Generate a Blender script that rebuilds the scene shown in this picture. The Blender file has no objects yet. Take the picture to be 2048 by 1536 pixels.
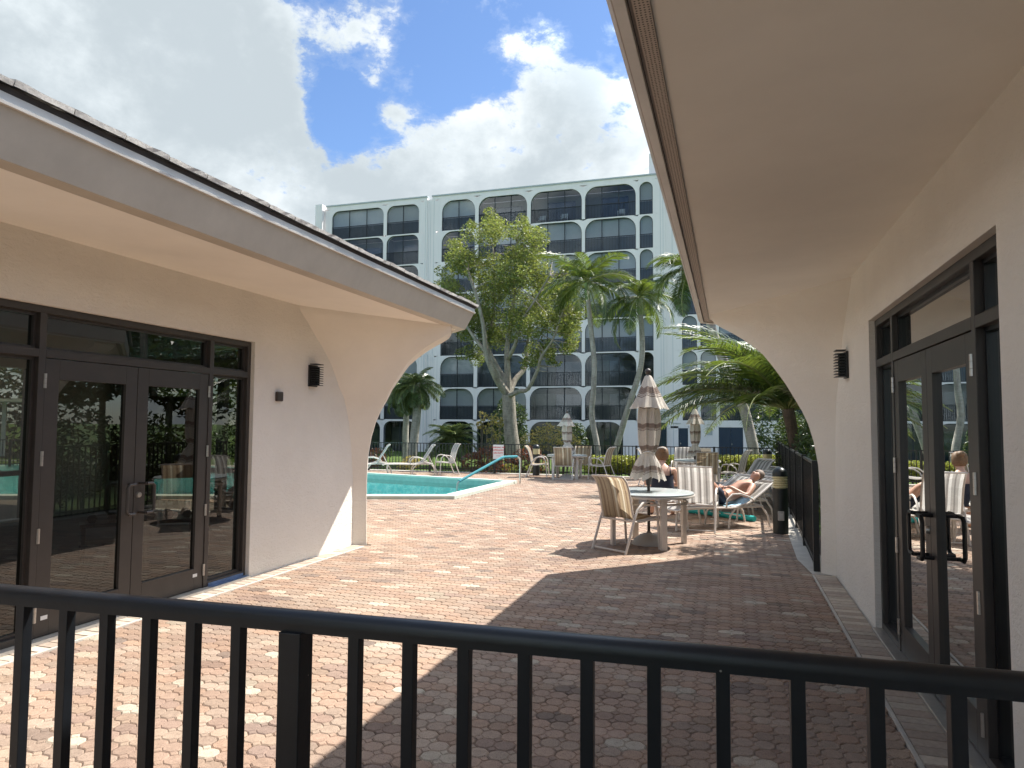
import bpy, bmesh, math, random
from mathutils import Vector, Matrix, noise as mnoise
import numpy as np
random.seed(7)
R = math.radians
C = bpy.context.scene.collection
SC = bpy.context.scene

# ------------------------------------------------------------------ camera
FPX, YAW, PITCH, ROLL, EYE = 1396.2, 0.30113, 0.058915, 0.006325, 1.62
cy_, sy_, cp_, sp_ = math.cos(YAW), math.sin(YAW), math.cos(PITCH), math.sin(PITCH)
FW = Vector((-sy_*cp_, cy_*cp_, sp_))
RT0 = Vector((cy_, sy_, 0)); UP0 = RT0.cross(FW)
RT = math.cos(ROLL)*RT0 + math.sin(ROLL)*UP0
UP = -math.sin(ROLL)*RT0 + math.cos(ROLL)*UP0
cam = bpy.data.cameras.new('camera'); camo = bpy.data.objects.new('camera', cam); C.objects.link(camo)
cam.sensor_width = 36; cam.lens = FPX/2048*36; cam.clip_start = .05; cam.clip_end = 3000
camo.matrix_world = Matrix(((RT.x, UP.x, -FW.x, 0), (RT.y, UP.y, -FW.y, 0), (RT.z, UP.z, -FW.z, EYE), (0, 0, 0, 1)))
SC.camera = camo
def ray(x, y): return (x-1024)*RT - (y-768)*UP + FPX*FW
def at_y(x, y, Y):
    d = ray(x, y); t = Y/d.y; return Vector((d.x*t, Y, EYE+d.z*t))
def ground(x, y, z=0.):
    d = ray(x, y); t = (z-EYE)/d.z; return Vector((d.x*t, d.y*t, z))
def project(p):
    v = Vector(p)-Vector((0, 0, EYE)); d = v.dot(FW)
    return (1024+FPX*v.dot(RT)/d, 768-FPX*v.dot(UP)/d, d)

# ------------------------------------------------------------------ light
SUN = Vector((.455, .49, 1.)).normalized()
EL = math.asin(SUN.z); AZ = math.atan2(SUN.x, SUN.y)
sl = bpy.data.lights.new('sun', 'SUN'); sl.energy = 2.15; sl.angle = R(.55); sl.color = (1, .945, .87)
so = bpy.data.objects.new('sun', sl); C.objects.link(so)
so.rotation_euler = (-SUN).to_track_quat('-Z', 'Y').to_euler(); so.location = (8, 8, 20)
SC.view_settings.view_transform = 'Standard'; SC.view_settings.look = 'None'
SC.view_settings.exposure = 2.25; SC.view_settings.gamma = 1; SC.view_settings.use_curve_mapping = False
SC.cycles.max_bounces = 9; SC.cycles.diffuse_bounces = 5; SC.cycles.transparent_max_bounces = 24
SC.cycles.caustics_reflective = False; SC.cycles.caustics_refractive = False
SC.cycles.sample_clamp_indirect = 6
try: SC.cycles.use_denoising = True
except Exception: pass

W = bpy.data.worlds.new('World'); SC.world = W; W.use_nodes = True
def build_world():
    nt = W.node_tree; N = nt.nodes; L = nt.links
    for n in list(N): N.remove(n)
    out = N.new('ShaderNodeOutputWorld'); bg = N.new('ShaderNodeBackground'); L.new(bg.outputs[0], out.inputs[0])
    bg.inputs[1].default_value = .15
    sky = N.new('ShaderNodeTexSky'); sky.sky_type = 'NISHITA'; sky.sun_disc = False
    sky.sun_elevation = EL; sky.sun_rotation = AZ; sky.air_density = 1.; sky.dust_density = .5; sky.ozone_density = 1.3
    tc = N.new('ShaderNodeTexCoord')
    nrm = N.new('ShaderNodeVectorMath'); nrm.operation = 'NORMALIZE'; L.new(tc.outputs['Generated'], nrm.inputs[0])
    def noise(scale, detail, rough, dist=0., off=(0, 0, 0), st=(1, 1, 1.6)):
        mp = N.new('ShaderNodeMapping'); mp.inputs['Location'].default_value = off; mp.inputs['Scale'].default_value = st
        L.new(nrm.outputs[0], mp.inputs[0])
        n = N.new('ShaderNodeTexNoise'); n.inputs['Scale'].default_value = scale; n.inputs['Detail'].default_value = detail
        n.inputs['Roughness'].default_value = rough; n.inputs['Distortion'].default_value = dist
        L.new(mp.outputs[0], n.inputs[0]); return n.outputs[0]
    def math_(op, a, b=None, clamp=False):
        m = N.new('ShaderNodeMath'); m.operation = op; m.use_clamp = clamp
        for i, v in enumerate((a, b)):
            if v is None: continue
            if isinstance(v, (int, float)): m.inputs[i].default_value = v
            else: L.new(v, m.inputs[i])
        return m.outputs[0]
    def rng(v, a, b, c, d):
        m = N.new('ShaderNodeMapRange'); m.interpolation_type = 'SMOOTHSTEP'
        for i, q in enumerate((a, b, c, d)): m.inputs[i+1].default_value = q
        L.new(v, m.inputs[0]); return m.outputs[0]
    n1 = noise(5.2, 9, .58, .35)
    n2 = noise(13., 8, .62, .2, (3, 1, 2))
    n4 = noise(34., 6, .65, .3, (5, 5, 1))
    base = math_('ADD', math_('ADD', math_('MULTIPLY', n1, .85), math_('MULTIPLY', n2, .62)), math_('MULTIPLY', n4, .38))
    base = math_('ADD', math_('MULTIPLY', math_('SUBTRACT', base, .925), 2.1), .5)
    # where the cloud banks lie in the sky: (direction, half width in degrees, weight)
    banks = [((60, 130), 21, .5), ((300, 360), 16, .5), ((330, 60), 9.0, .36), ((460, 210), 7.5, .34), ((600, 400), 7, .34),
             ((800, 380), 7.5, .42), ((1000, 330), 8.0, .42), ((1130, 190), 4.4, .28), ((1180, 290), 6.0, .28), ((1060, 95), 3.4, .26), ((930, 270), 3.6, .2),
             ((775, 90), 4.2, .30), ((790, 170), 3.4, .30), ((740, 30), 3, .24), ((815, 230), 2.6, .2), ((1250, 170), 3.2, .2), ((640, 90), 3.6, .24), ((690, 30), 8, -.30), ((900, 60), 8, -.34), ((880, 160), 5, -.2), ((655, 270), 3.6, -.42),
             ((1190, 10), 6.5, -.34), ((650, 190), 5, -.30), ((1240, 240), 2.4, -.2), ((1265, 330), 4, .1)]
    tot = None
    for (px, py), rad, wt in banks:
        d = ray(px, py).normalized()
        dp = N.new('ShaderNodeVectorMath'); dp.operation = 'DOT_PRODUCT'; dp.inputs[1].default_value = d
        L.new(nrm.outputs[0], dp.inputs[0])
        v = rng(dp.outputs['Value'], math.cos(R(rad)), math.cos(R(rad*.25)), 0, wt)
        tot = v if tot is None else math_('ADD', tot, v)
    cov = math_('ADD', base, math_('MINIMUM', tot, .5))
    alpha = rng(cov, .44, .74, 0, 1)
    thin = rng(cov, .30, .55, 0, .16)
    a = math_('MAXIMUM', alpha, thin)
    # cloud tone: bright edges, greyer thick middles
    n3 = noise(5.5, 8, .56, .1, (7, 2, 5), (1, 1, 1))
    thick = rng(math_('ADD', math_('MULTIPLY', cov, .30), math_('MULTIPLY', n3, 1.7)), .74, 1.40, 0, 1)
    cr = N.new('ShaderNodeValToRGB'); L.new(thick, cr.inputs[0])
    e = cr.color_ramp.elements
    e[0].position = 0; e[0].color = (1.50, 1.56, 1.58, 1); e[1].position = 1; e[1].color = (.86, .97, 1.04, 1)
    m = e.new(.4); m.color = (1.20, 1.31, 1.37, 1)
    # added gain: unseen clouds towards and opposite the sun brightened to lift the shade
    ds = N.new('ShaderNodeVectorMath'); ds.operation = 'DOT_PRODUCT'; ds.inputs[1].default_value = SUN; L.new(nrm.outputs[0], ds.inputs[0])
    cloud_fill = math_('ADD', rng(ds.outputs['Value'], .60, 1.0, 1.0, 6.0), rng(math_('MULTIPLY', ds.outputs['Value'], -1), -.22, .35, 0, 2.0))
    sc_ = N.new('ShaderNodeVectorMath'); sc_.operation = 'SCALE'; L.new(cr.outputs[0], sc_.inputs[0]); L.new(cloud_fill, sc_.inputs['Scale'])
    tn = N.new('ShaderNodeMix'); tn.data_type = 'RGBA'; tn.blend_type = 'MULTIPLY'; tn.inputs[0].default_value = 1; tn.inputs[7].default_value = (.20, .235, .28, 1); L.new(sky.outputs[0], tn.inputs[6])
    mix = N.new('ShaderNodeMix'); mix.data_type = 'RGBA'
    # whiten the belt of air near the horizon
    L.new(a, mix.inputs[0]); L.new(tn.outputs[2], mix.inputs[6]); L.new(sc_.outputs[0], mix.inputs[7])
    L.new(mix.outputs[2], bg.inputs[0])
build_world()

# ------------------------------------------------------------------ materials
def rgb(r, g, b): return (r, g, b, 1)
class Mat:
    def __init__(s, name, col=(.5, .5, .5), rough=.6, metal=0., spec=.5):
        s.m = bpy.data.materials.new(name); s.m.use_nodes = True
        s.nt = s.m.node_tree; s.N = s.nt.nodes; s.L = s.nt.links
        s.b = s.N['Principled BSDF']; s.out = s.N['Material Output']
        s.b.inputs['Base Color'].default_value = rgb(*col); s.b.inputs['Roughness'].default_value = rough
        s.b.inputs['Metallic'].default_value = metal; s.b.inputs['Specular IOR Level'].default_value = spec
    def coord(s, kind='Object', scale=(1, 1, 1)):
        tc = s.N.new('ShaderNodeTexCoord'); mp = s.N.new('ShaderNodeMapping'); mp.inputs['Scale'].default_value = scale
        s.L.new(tc.outputs[kind], mp.inputs[0]); return mp.outputs[0]
    def geo(s, scale=(1, 1, 1)):
        g = s.N.new('ShaderNodeNewGeometry'); mp = s.N.new('ShaderNodeMapping'); mp.inputs['Scale'].default_value = scale
        s.L.new(g.outputs['Position'], mp.inputs[0]); return mp.outputs[0]
    def noise(s, scale, detail=4, rough=.55, v=None, dist=0.):
        n = s.N.new('ShaderNodeTexNoise'); n.inputs['Scale'].default_value = scale; n.inputs['Detail'].default_value = detail
        n.inputs['Roughness'].default_value = rough; n.inputs['Distortion'].default_value = dist
        s.L.new(v if v is not None else s.geo(), n.inputs[0]); return n.outputs[0]
    def ramp(s, v, stops, interp='LINEAR'):
        r = s.N.new('ShaderNodeValToRGB'); r.color_ramp.interpolation = interp
        e = r.color_ramp.elements
        while len(e) > 1: e.remove(e[-1])
        e[0].position = stops[0][0]; e[0].color = rgb(*stops[0][1])
        for p, c in stops[1:]:
            q = e.new(p); q.color = rgb(*c)
        s.L.new(v, r.inputs[0]); return r.outputs[0]
    def mul(s, a, b, fac=1.):
        m = s.N.new('ShaderNodeMix'); m.data_type = 'RGBA'; m.blend_type = 'MULTIPLY'; m.inputs[0].default_value = fac
        for i, v in ((6, a), (7, b)):
            if isinstance(v, tuple): m.inputs[i].default_value = rgb(*v)
            else: s.L.new(v, m.inputs[i])
        return m.outputs[2]
    def col(s, v): s.L.new(v, s.b.inputs['Base Color'])
    def bump(s, v, strength=.3, dist=.01):
        b = s.N.new('ShaderNodeBump'); b.inputs['Strength'].default_value = strength; b.inputs['Distance'].default_value = dist
        s.L.new(v, b.inputs['Height']); s.L.new(b.outputs[0], s.b.inputs['Normal']); return b
    def attr(s, name):
        a = s.N.new('ShaderNodeAttribute'); a.attribute_name = name; return a.outputs['Color']

def stucco(name, c, amt=.55):
    m = Mat(name, c, .85, spec=.3)
    n = m.noise(1.3, 5, .6); f = m.noise(38, 6, .7, dist=.6)
    m.col(m.ramp(n, [(.25, tuple(x*.93 for x in c)), (.75, tuple(min(1, x*1.04) for x in c))]))
    add = m.N.new('ShaderNodeMath'); add.operation = 'MULTIPLY_ADD'; add.inputs[1].default_value = .7
    v = m.geo((1, 1, 2.2)); g = m.noise(11, 5, .6, v, .9)
    m.L.new(f, add.inputs[0]); m.L.new(g, add.inputs[2])
    m.bump(add.outputs[0], amt, .012)
    return m.m
M = {}
M['stucco'] = stucco('warm_white_stucco', (.80, .765, .70), .85)
M['soffit'] = stucco('soffit_paint', (.87, .835, .765), .06)
M['pier'] = stucco('pier_stucco', (.81, .765, .69), .4)
def painted(name, c, rough=.5, var=.08, scale=3., metal=0., bump=.0):
    m = Mat(name, c, rough, metal)
    n = m.noise(scale, 6, .65)
    m.col(m.ramp(n, [(.3, tuple(x*(1-var) for x in c)), (.7, tuple(min(1, x*(1+var)) for x in c))]))
    if bump: m.bump(m.noise(60, 4), bump, .003)
    return m.m
M['fascia'] = painted('grey_beige_fascia_paint', (.50, .455, .385), .55)
M['drip'] = painted('pale_drip_edge', (.62, .60, .56), .4)
M['gutterw'] = painted('pale_gutter_metal', (.84, .82, .78), .35)
M['gutterb'] = painted('tan_gutter_metal', (.46, .40, .35), .5)
M['black'] = painted('black_powder_coat', (.007, .007, .008), .34, .3, 8)
M['rail'] = painted('black_rail_paint', (.008, .010, .013), .36, .25, 14, bump=.15)
def chipped(m):
    nt = m.node_tree; b = nt.nodes['Principled BSDF']; src = b.inputs['Base Color'].links[0].from_socket
    tc = nt.nodes.new('ShaderNodeTexCoord'); v = nt.nodes.new('ShaderNodeTexVoronoi'); v.inputs['Scale'].default_value = 21; nt.links.new(tc.outputs['Object'], v.inputs[0])
    r_ = nt.nodes.new('ShaderNodeValToRGB'); r_.color_ramp.elements[0].position = .035; r_.color_ramp.elements[0].color = (1, 1, 1, 1); r_.color_ramp.elements[1].position = .06; r_.color_ramp.elements[1].color = (0, 0, 0, 1)
    nt.links.new(v.outputs['Distance'], r_.inputs[0]); mx_ = nt.nodes.new('ShaderNodeMix'); mx_.data_type = 'RGBA'; nt.links.new(r_.outputs[0], mx_.inputs[0]); nt.links.new(src, mx_.inputs[6]); mx_.inputs[7].default_value = (.30, .29, .27, 1)
    nt.links.new(mx_.outputs[2], b.inputs['Base Color'])
chipped(M['rail'])
M['bronze'] = painted('dark_bronze_metal', (.046, .040, .036), .42, .12, 6)
M['steel'] = painted('brushed_steel', (.55, .53, .5), .35, .1, 20, .9)
M['bollard'] = painted('bollard_black', (.010, .014, .013), .42, .3, 9)
M['frame'] = painted('putty_metal_frame', (.60, .55, .50), .45, .06, 12)
M['white'] = painted('white_paint', (.78, .79, .79), .6, .05, 2)
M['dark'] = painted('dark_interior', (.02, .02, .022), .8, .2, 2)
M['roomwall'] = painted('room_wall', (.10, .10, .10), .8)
M['screen'] = painted('charcoal_screen_frame', (.022, .026, .032), .6)
M['blind'] = painted('grey_blind', (.50, .50, .48), .8, .03)
M['navy'] = painted('navy_paint', (.012, .03, .06), .5, .1, 4)
M['teal'] = painted('teal_foam', (.02, .42, .40), .6, .08)
M['bluecloth'] = painted('pale_blue_towel', (.40, .62, .74), .9)
M['tape'] = painted('blue_tape', (.12, .19, .33), .7, .3, 9)
M['card'] = painted('brown_card', (.22, .13, .08), .8)
M['purple'] = painted('purple_banner', (.06, .05, .14), .6)
M['base'] = painted('grey_plastic', (.42, .39, .36), .6)
M['umbpole'] = painted('bronze_pole', (.06, .05, .045), .4)
M['skin'] = painted('skin', (.60, .36, .26), .55, .07, 9)
M['skin2'] = painted('tanned_skin', (.46, .25, .17), .5, .08, 9)
M['hair'] = painted('brown_hair', (.16, .095, .05), .6, .35, 60, bump=.8)
M['swim'] = painted('navy_swimsuit', (.008, .012, .028), .7)
M['lensy'] = painted('amber_lens', (.66, .58, .33), .4)
M['signwhite'] = painted('sign_white', (.80, .80, .78), .5, .02)
M['signred'] = painted('sign_red', (.62, .05, .06), .5, .02)
M['signbrown'] = painted('sign_brown', (.25, .18, .11), .6, .02)
M['signcream'] = painted('sign_cream', (.62, .56, .42), .6, .03)
M['yellow'] = painted('tan_canopy', (.62, .64, .52), .6)
M['conc'] = painted('pale_concrete', (.46, .43, .38), .8, .15, 5, bump=.3)

def wallwhite():
    m = Mat('white_building_paint', (.85, .81, .80), .65)
    v = m.geo((1, 1, .12)); n = m.noise(1.2, 6, .7, v)
    m.col(m.ramp(n, [(.3, (.79, .75, .745)), (.65, (.86, .815, .81)), (.8, (.87, .83, .825))]))
    m.bump(m.noise(20, 4), .12, .01); return m.m
M['wallwhite'] = wallwhite()

def glass(name, tint, refl=1., rough=.0):
    m = Mat(name); m.N.remove(m.b)
    tr = m.N.new('ShaderNodeBsdfTransparent'); tr.inputs[0].default_value = rgb(*tint)
    gl = m.N.new('ShaderNodeBsdfGlossy'); gl.inputs['Roughness'].default_value = rough; gl.inputs[0].default_value = rgb(.9, .92, .92)
    fr = m.N.new('ShaderNodeFresnel'); fr.inputs[0].default_value = 1.5
    nz = m.noise(.9, 2, .5); b = m.N.new('ShaderNodeBump'); b.inputs['Strength'].default_value = .02; b.inputs['Distance'].default_value = .05
    m.L.new(nz, b.inputs['Height']); m.L.new(b.outputs[0], gl.inputs['Normal'])
    mu = m.N.new('ShaderNodeMath'); mu.operation = 'MULTIPLY_ADD'; mu.inputs[1].default_value = refl; mu.inputs[2].default_value = .04; mu.use_clamp = True
    m.L.new(fr.outputs[0], mu.inputs[0])
    mx = m.N.new('ShaderNodeMixShader'); m.L.new(mu.outputs[0], mx.inputs[0]); m.L.new(tr.outputs[0], mx.inputs[1]); m.L.new(gl.outputs[0], mx.inputs[2])
    m.L.new(mx.outputs[0], m.out.inputs[0]); return m.m
M['glass'] = glass('tinted_door_glass', (.17, .17, .14), 1.15)
M['glassR'] = glass('dark_door_glass', (.16, .17, .17), 1.7)
M['balglass'] = glass('balcony_screen_glass', (.70, .74, .78), .2, .05)
M['slider'] = (lambda m: m.m)(Mat('dark_slider_glass', (.018, .035, .055), .12))

def water():
    m = Mat('pool_water'); m.N.remove(m.b)
    tr = m.N.new('ShaderNodeBsdfTransparent'); tr.inputs[0].default_value = rgb(.72, .97, .97)
    gl = m.N.new('ShaderNodeBsdfGlossy'); gl.inputs['Roughness'].default_value = .04
    n = m.noise(3.2, 6, .6, m.geo((1, 1, 1)), .8); b = m.N.new('ShaderNodeBump'); b.inputs['Strength'].default_value = .55; b.inputs['Distance'].default_value = .06
    m.L.new(n, b.inputs['Height']); m.L.new(b.outputs[0], gl.inputs['Normal'])
    fr = m.N.new('ShaderNodeFresnel'); fr.inputs[0].default_value = 1.33; m.L.new(b.outputs[0], fr.inputs['Normal'])
    mx = m.N.new('ShaderNodeMixShader'); m.L.new(fr.outputs[0], mx.inputs[0]); m.L.new(tr.outputs[0], mx.inputs[1]); m.L.new(gl.outputs[0], mx.inputs[2])
    m.L.new(mx.outputs[0], m.out.inputs[0]); return m.m
M['water'] = water()
def caustic_plaster():
    m = Mat('aqua_plaster_painted_caustics', (.10, .55, .58), .6)
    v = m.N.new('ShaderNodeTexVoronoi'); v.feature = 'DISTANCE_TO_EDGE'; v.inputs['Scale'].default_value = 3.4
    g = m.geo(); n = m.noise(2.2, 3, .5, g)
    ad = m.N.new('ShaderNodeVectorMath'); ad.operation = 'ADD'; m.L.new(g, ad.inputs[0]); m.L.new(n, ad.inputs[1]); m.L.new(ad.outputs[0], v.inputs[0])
    m.col(m.ramp(v.outputs[0], [(0, (.80, .97, .95)), (.07, (.42, .86, .85)), (.2, (.22, .74, .75)), (.5, (.18, .66, .70))])); return m.m  # bright cell edges imitate sunlight rippling through water, painted into the plaster colour
M['caustic_plaster'] = caustic_plaster()
M['coping'] = painted('pale_green_coping', (.50, .54, .47), .6, .10, 6, bump=.3)
M['pooltile'] = painted('grey_green_pool_tile', (.22, .33, .30), .35, .12, 8)

def paver_mat():
    m = Mat('clay_paver', (.4, .3, .25), .8, spec=.3)
    t = m.attr('tint'); n = m.noise(26, 6, .7); f = m.noise(150, 3, .7)
    blot = m.noise(.55, 4, .6)
    c = m.mul(t, m.ramp(n, [(.3, (.80, .79, .78)), (.7, (1.12, 1.12, 1.12))]))
    c = m.mul(c, m.ramp(f, [(.36, (.55, .52, .5)), (.46, (1, 1, 1)), (.66, (1.02, 1.02, 1.0)), (.74, (1.45, 1.4, 1.35))]))
    c = m.mul(c, m.ramp(blot, [(.35, (.88, .84, .82)), (.65, (1.08, 1.07, 1.05))]))
    m.col(c); m.bump(f, .35, .003); return m.m
M['paver'] = paver_mat()
M['joint'] = painted('joint_sand', (.13, .105, .085), .95, .25, 30)
def brickb():
    m = Mat('border_brick', (.42, .33, .27), .8, spec=.3)
    t = m.attr('tint'); n = m.noise(30, 6, .7)
    m.col(m.mul(t, m.ramp(n, [(.3, (.78, .78, .78)), (.7, (1.12, 1.12, 1.1))]))); m.bump(n, .3, .003); return m.m
M['brick'] = brickb()
def tilemat():
    m = Mat('weathered_roof_tile', (.40, .38, .35), .85, spec=.3)
    n = m.noise(22, 7, .75); k = m.noise(3, 5, .7)
    c = m.ramp(n, [(.28, (.16, .15, .135)), (.36, (.50, .475, .44)), (.7, (.64, .61, .56))])
    m.col(m.mul(c, m.ramp(k, [(.3, (.7, .7, .7)), (.6, (1, 1, 1))]))); m.bump(n, .8, .01); return m.m
M['tile'] = tilemat()
M['felt'] = painted('dark_roof_underlay', (.045, .042, .042), .9, .3, 10)
def ventmat():
    m = Mat('perforated_soffit_strip', (.50, .43, .37), .6)
    v = m.N.new('ShaderNodeTexVoronoi'); v.inputs['Scale'].default_value = 75; v.inputs['Randomness'].default_value = .15
    m.L.new(m.geo(), v.inputs[0])
    m.col(m.ramp(v.outputs[0], [(0, (.08, .065, .055)), (.23, (.08, .065, .055)), (.3, (.50, .43, .37))])); return m.m
M['vent'] = ventmat()

def leafmat(name, c1, c2, trans=.35, tcol=None, rough=.42):
    m = Mat(name, c1, rough, spec=.5)
    oi = m.attr('tint'); n = m.noise(1.1, 3, .6)
    mixc = m.ramp(n, [(.3, c1), (.7, c2)])
    c = m.mul(mixc, oi); m.col(c)
    t = m.N.new('ShaderNodeBsdfTranslucent'); tc_ = tcol or tuple(min(1, x*y) for x, y in zip(c2, (2.2, 1.9, .9)))
    tt = m.mul(tc_, oi); m.L.new(tt, t.inputs[0])
    mx = m.N.new('ShaderNodeMixShader'); mx.inputs[0].default_value = trans
    m.L.new(m.b.outputs[0], mx.inputs[1]); m.L.new(t.outputs[0], mx.inputs[2]); m.L.new(mx.outputs[0], m.out.inputs[0])
    return m.m
M['leaf_tree'] = leafmat('tree_leaf', (.070, .112, .027), (.135, .165, .044), .44, (.32, .37, .08))
M['leaf_palm'] = leafmat('palm_leaflet', (.028, .062, .022), (.052, .088, .026), .28, (.17, .23, .03), .4)
M['leaf_date'] = leafmat('date_palm_leaflet', (.075, .11, .05), (.11, .15, .07), .25, (.22, .28, .08), .35)
M['leaf_dark'] = leafmat('dark_leaf', (.025, .05, .015), (.05, .085, .025), .22)
M['leaf_hedge'] = leafmat('hedge_leaf', (.13, .18, .035), (.26, .28, .055), .40, (.48, .50, .09))
M['leaf_croton'] = leafmat('croton_leaf', (.075, .035, .028), (.14, .06, .035), .3, (.40, .13, .05))
M['leaf_varieg'] = leafmat('variegated_leaf', (.12, .15, .05), (.34, .30, .16), .35)
M['petiole'] = painted('palm_petiole', (.20, .22, .07), .5)
M['shaft'] = painted('green_crownshaft', (.24, .30, .10), .4)
def bark(name, c, sc=1.):
    m = Mat(name, c, .85, spec=.3)
    n = m.noise(6*sc, 7, .7, m.geo((1, 1, .35))); r = m.noise(14*sc, 4, .6, m.geo((.3, .3, 2.2)))
    cc = m.ramp(n, [(.3, tuple(x*.55 for x in c)), (.5, c), (.75, tuple(min(1, x*1.35) for x in c))])
    m.col(m.mul(cc, m.ramp(r, [(.4, (.78, .78, .78)), (.55, (1, 1, 1))]))); m.bump(n, .9, .05); return m.m
M['bark'] = bark('grey_bark', (.30, .265, .22)); M['barkp'] = bark('palm_bark', (.36, .33, .29)); M['barkd'] = bark('dark_fibrous_bark', (.13, .09, .06), 2)
def lawn():
    m = Mat('lawn_grass', (.1, .2, .03), .9, spec=.2)
    a = m.noise(.5, 5, .6); b = m.noise(35, 4, .7)
    m.col(m.mul(m.ramp(a, [(.3, (.05, .09, .018)), (.7, (.085, .13, .03))]), m.ramp(b, [(.3, (.6, .6, .5)), (.7, (1.4, 1.4, 1.2))])))
    m.bump(b, 1., .05); return m.m
M['lawn'] = lawn()
M['mulch'] = painted('dark_mulch', (.05, .035, .025), .95, .4, 25, bump=.6)

def stripes(name, stops, axis='X', chev=0., rep=1., trans=.0, alpha=1.):
    m = Mat(name, (.5, .5, .5), .85, spec=.2)
    uv = m.N.new('ShaderNodeUVMap'); uv.uv_map = 'UVMap'
    sp = m.N.new('ShaderNodeSeparateXYZ'); m.L.new(uv.outputs[0], sp.inputs[0])
    v = sp.outputs[axis]
    if rep != 1.:
        a = m.N.new('ShaderNodeMath'); a.operation = 'MULTIPLY'; a.inputs[1].default_value = rep; m.L.new(v, a.inputs[0])
        f = m.N.new('ShaderNodeMath'); f.operation = 'FRACT'; m.L.new(a.outputs[0], f.inputs[0]); v = f.outputs[0]
    c = m.ramp(v, stops, 'CONSTANT')
    c = m.mul(c, m.ramp(m.noise(140, 2, .5, m.coord('Object')), [(.3, (.85, .85, .85)), (.7, (1.1, 1.1, 1.1))])); m.col(c)
    t = m.N.new('ShaderNodeBsdfTranslucent'); m.L.new(c, t.inputs[0])
    mx = m.N.new('ShaderNodeMixShader'); mx.inputs[0].default_value = trans
    m.L.new(m.b.outputs[0], mx.inputs[1]); m.L.new(t.outputs[0], mx.inputs[2])
    last = mx.outputs[0]
    if alpha < 1:
        tp = m.N.new('ShaderNodeBsdfTransparent'); m2 = m.N.new('ShaderNodeMixShader'); m2.inputs[0].default_value = alpha
        m.L.new(tp.outputs[0], m2.inputs[1]); m.L.new(last, m2.inputs[2]); last = m2.outputs[0]
    m.L.new(last, m.out.inputs[0]); return m.m
tan, brn, crm, dk = (.42, .33, .22), (.27, .195, .13), (.66, .60, .47), (.17, .13, .10)
M['sling'] = stripes('tan_striped_sling', [(0, tan), (.07, brn), (.13, tan), (.19, brn), (.23, tan), (.30, (.36, .29, .2)), (.36, brn), (.40, tan), (.46, crm), (.52, tan), (.57, brn), (.63, tan), (.70, (.36, .29, .2)), (.75, crm), (.79, tan), (.86, brn), (.92, tan)], trans=.45)
gr, gd, gw = (.42, .40, .37), (.25, .235, .22), (.70, .68, .64)
M['sling2'] = stripes('grey_striped_sling', [(0, gw), (.08, gr), (.16, gd), (.2, gr), (.27, gw), (.34, gd), (.40, gr), (.46, gw), (.54, gr), (.6, gd), (.66, gw), (.73, gr), (.8, gd), (.85, gr), (.92, gw)], trans=.4, alpha=.93)
u0, u1, u2 = (.68, .63, .56), (.20, .155, .13), (.33, .26, .22)
M['canopy'] = stripes('striped_umbrella_canvas', [(0, u0), (.43, u1), (.445, u2), (.49, u1), (.505, u2), (.55, u1), (.565, u2), (.62, u1), (.635, u0), (.66, u2), (.68, u0), (.71, u1), (.735, u0)], axis='Y', rep=2.1, trans=.3)

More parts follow.
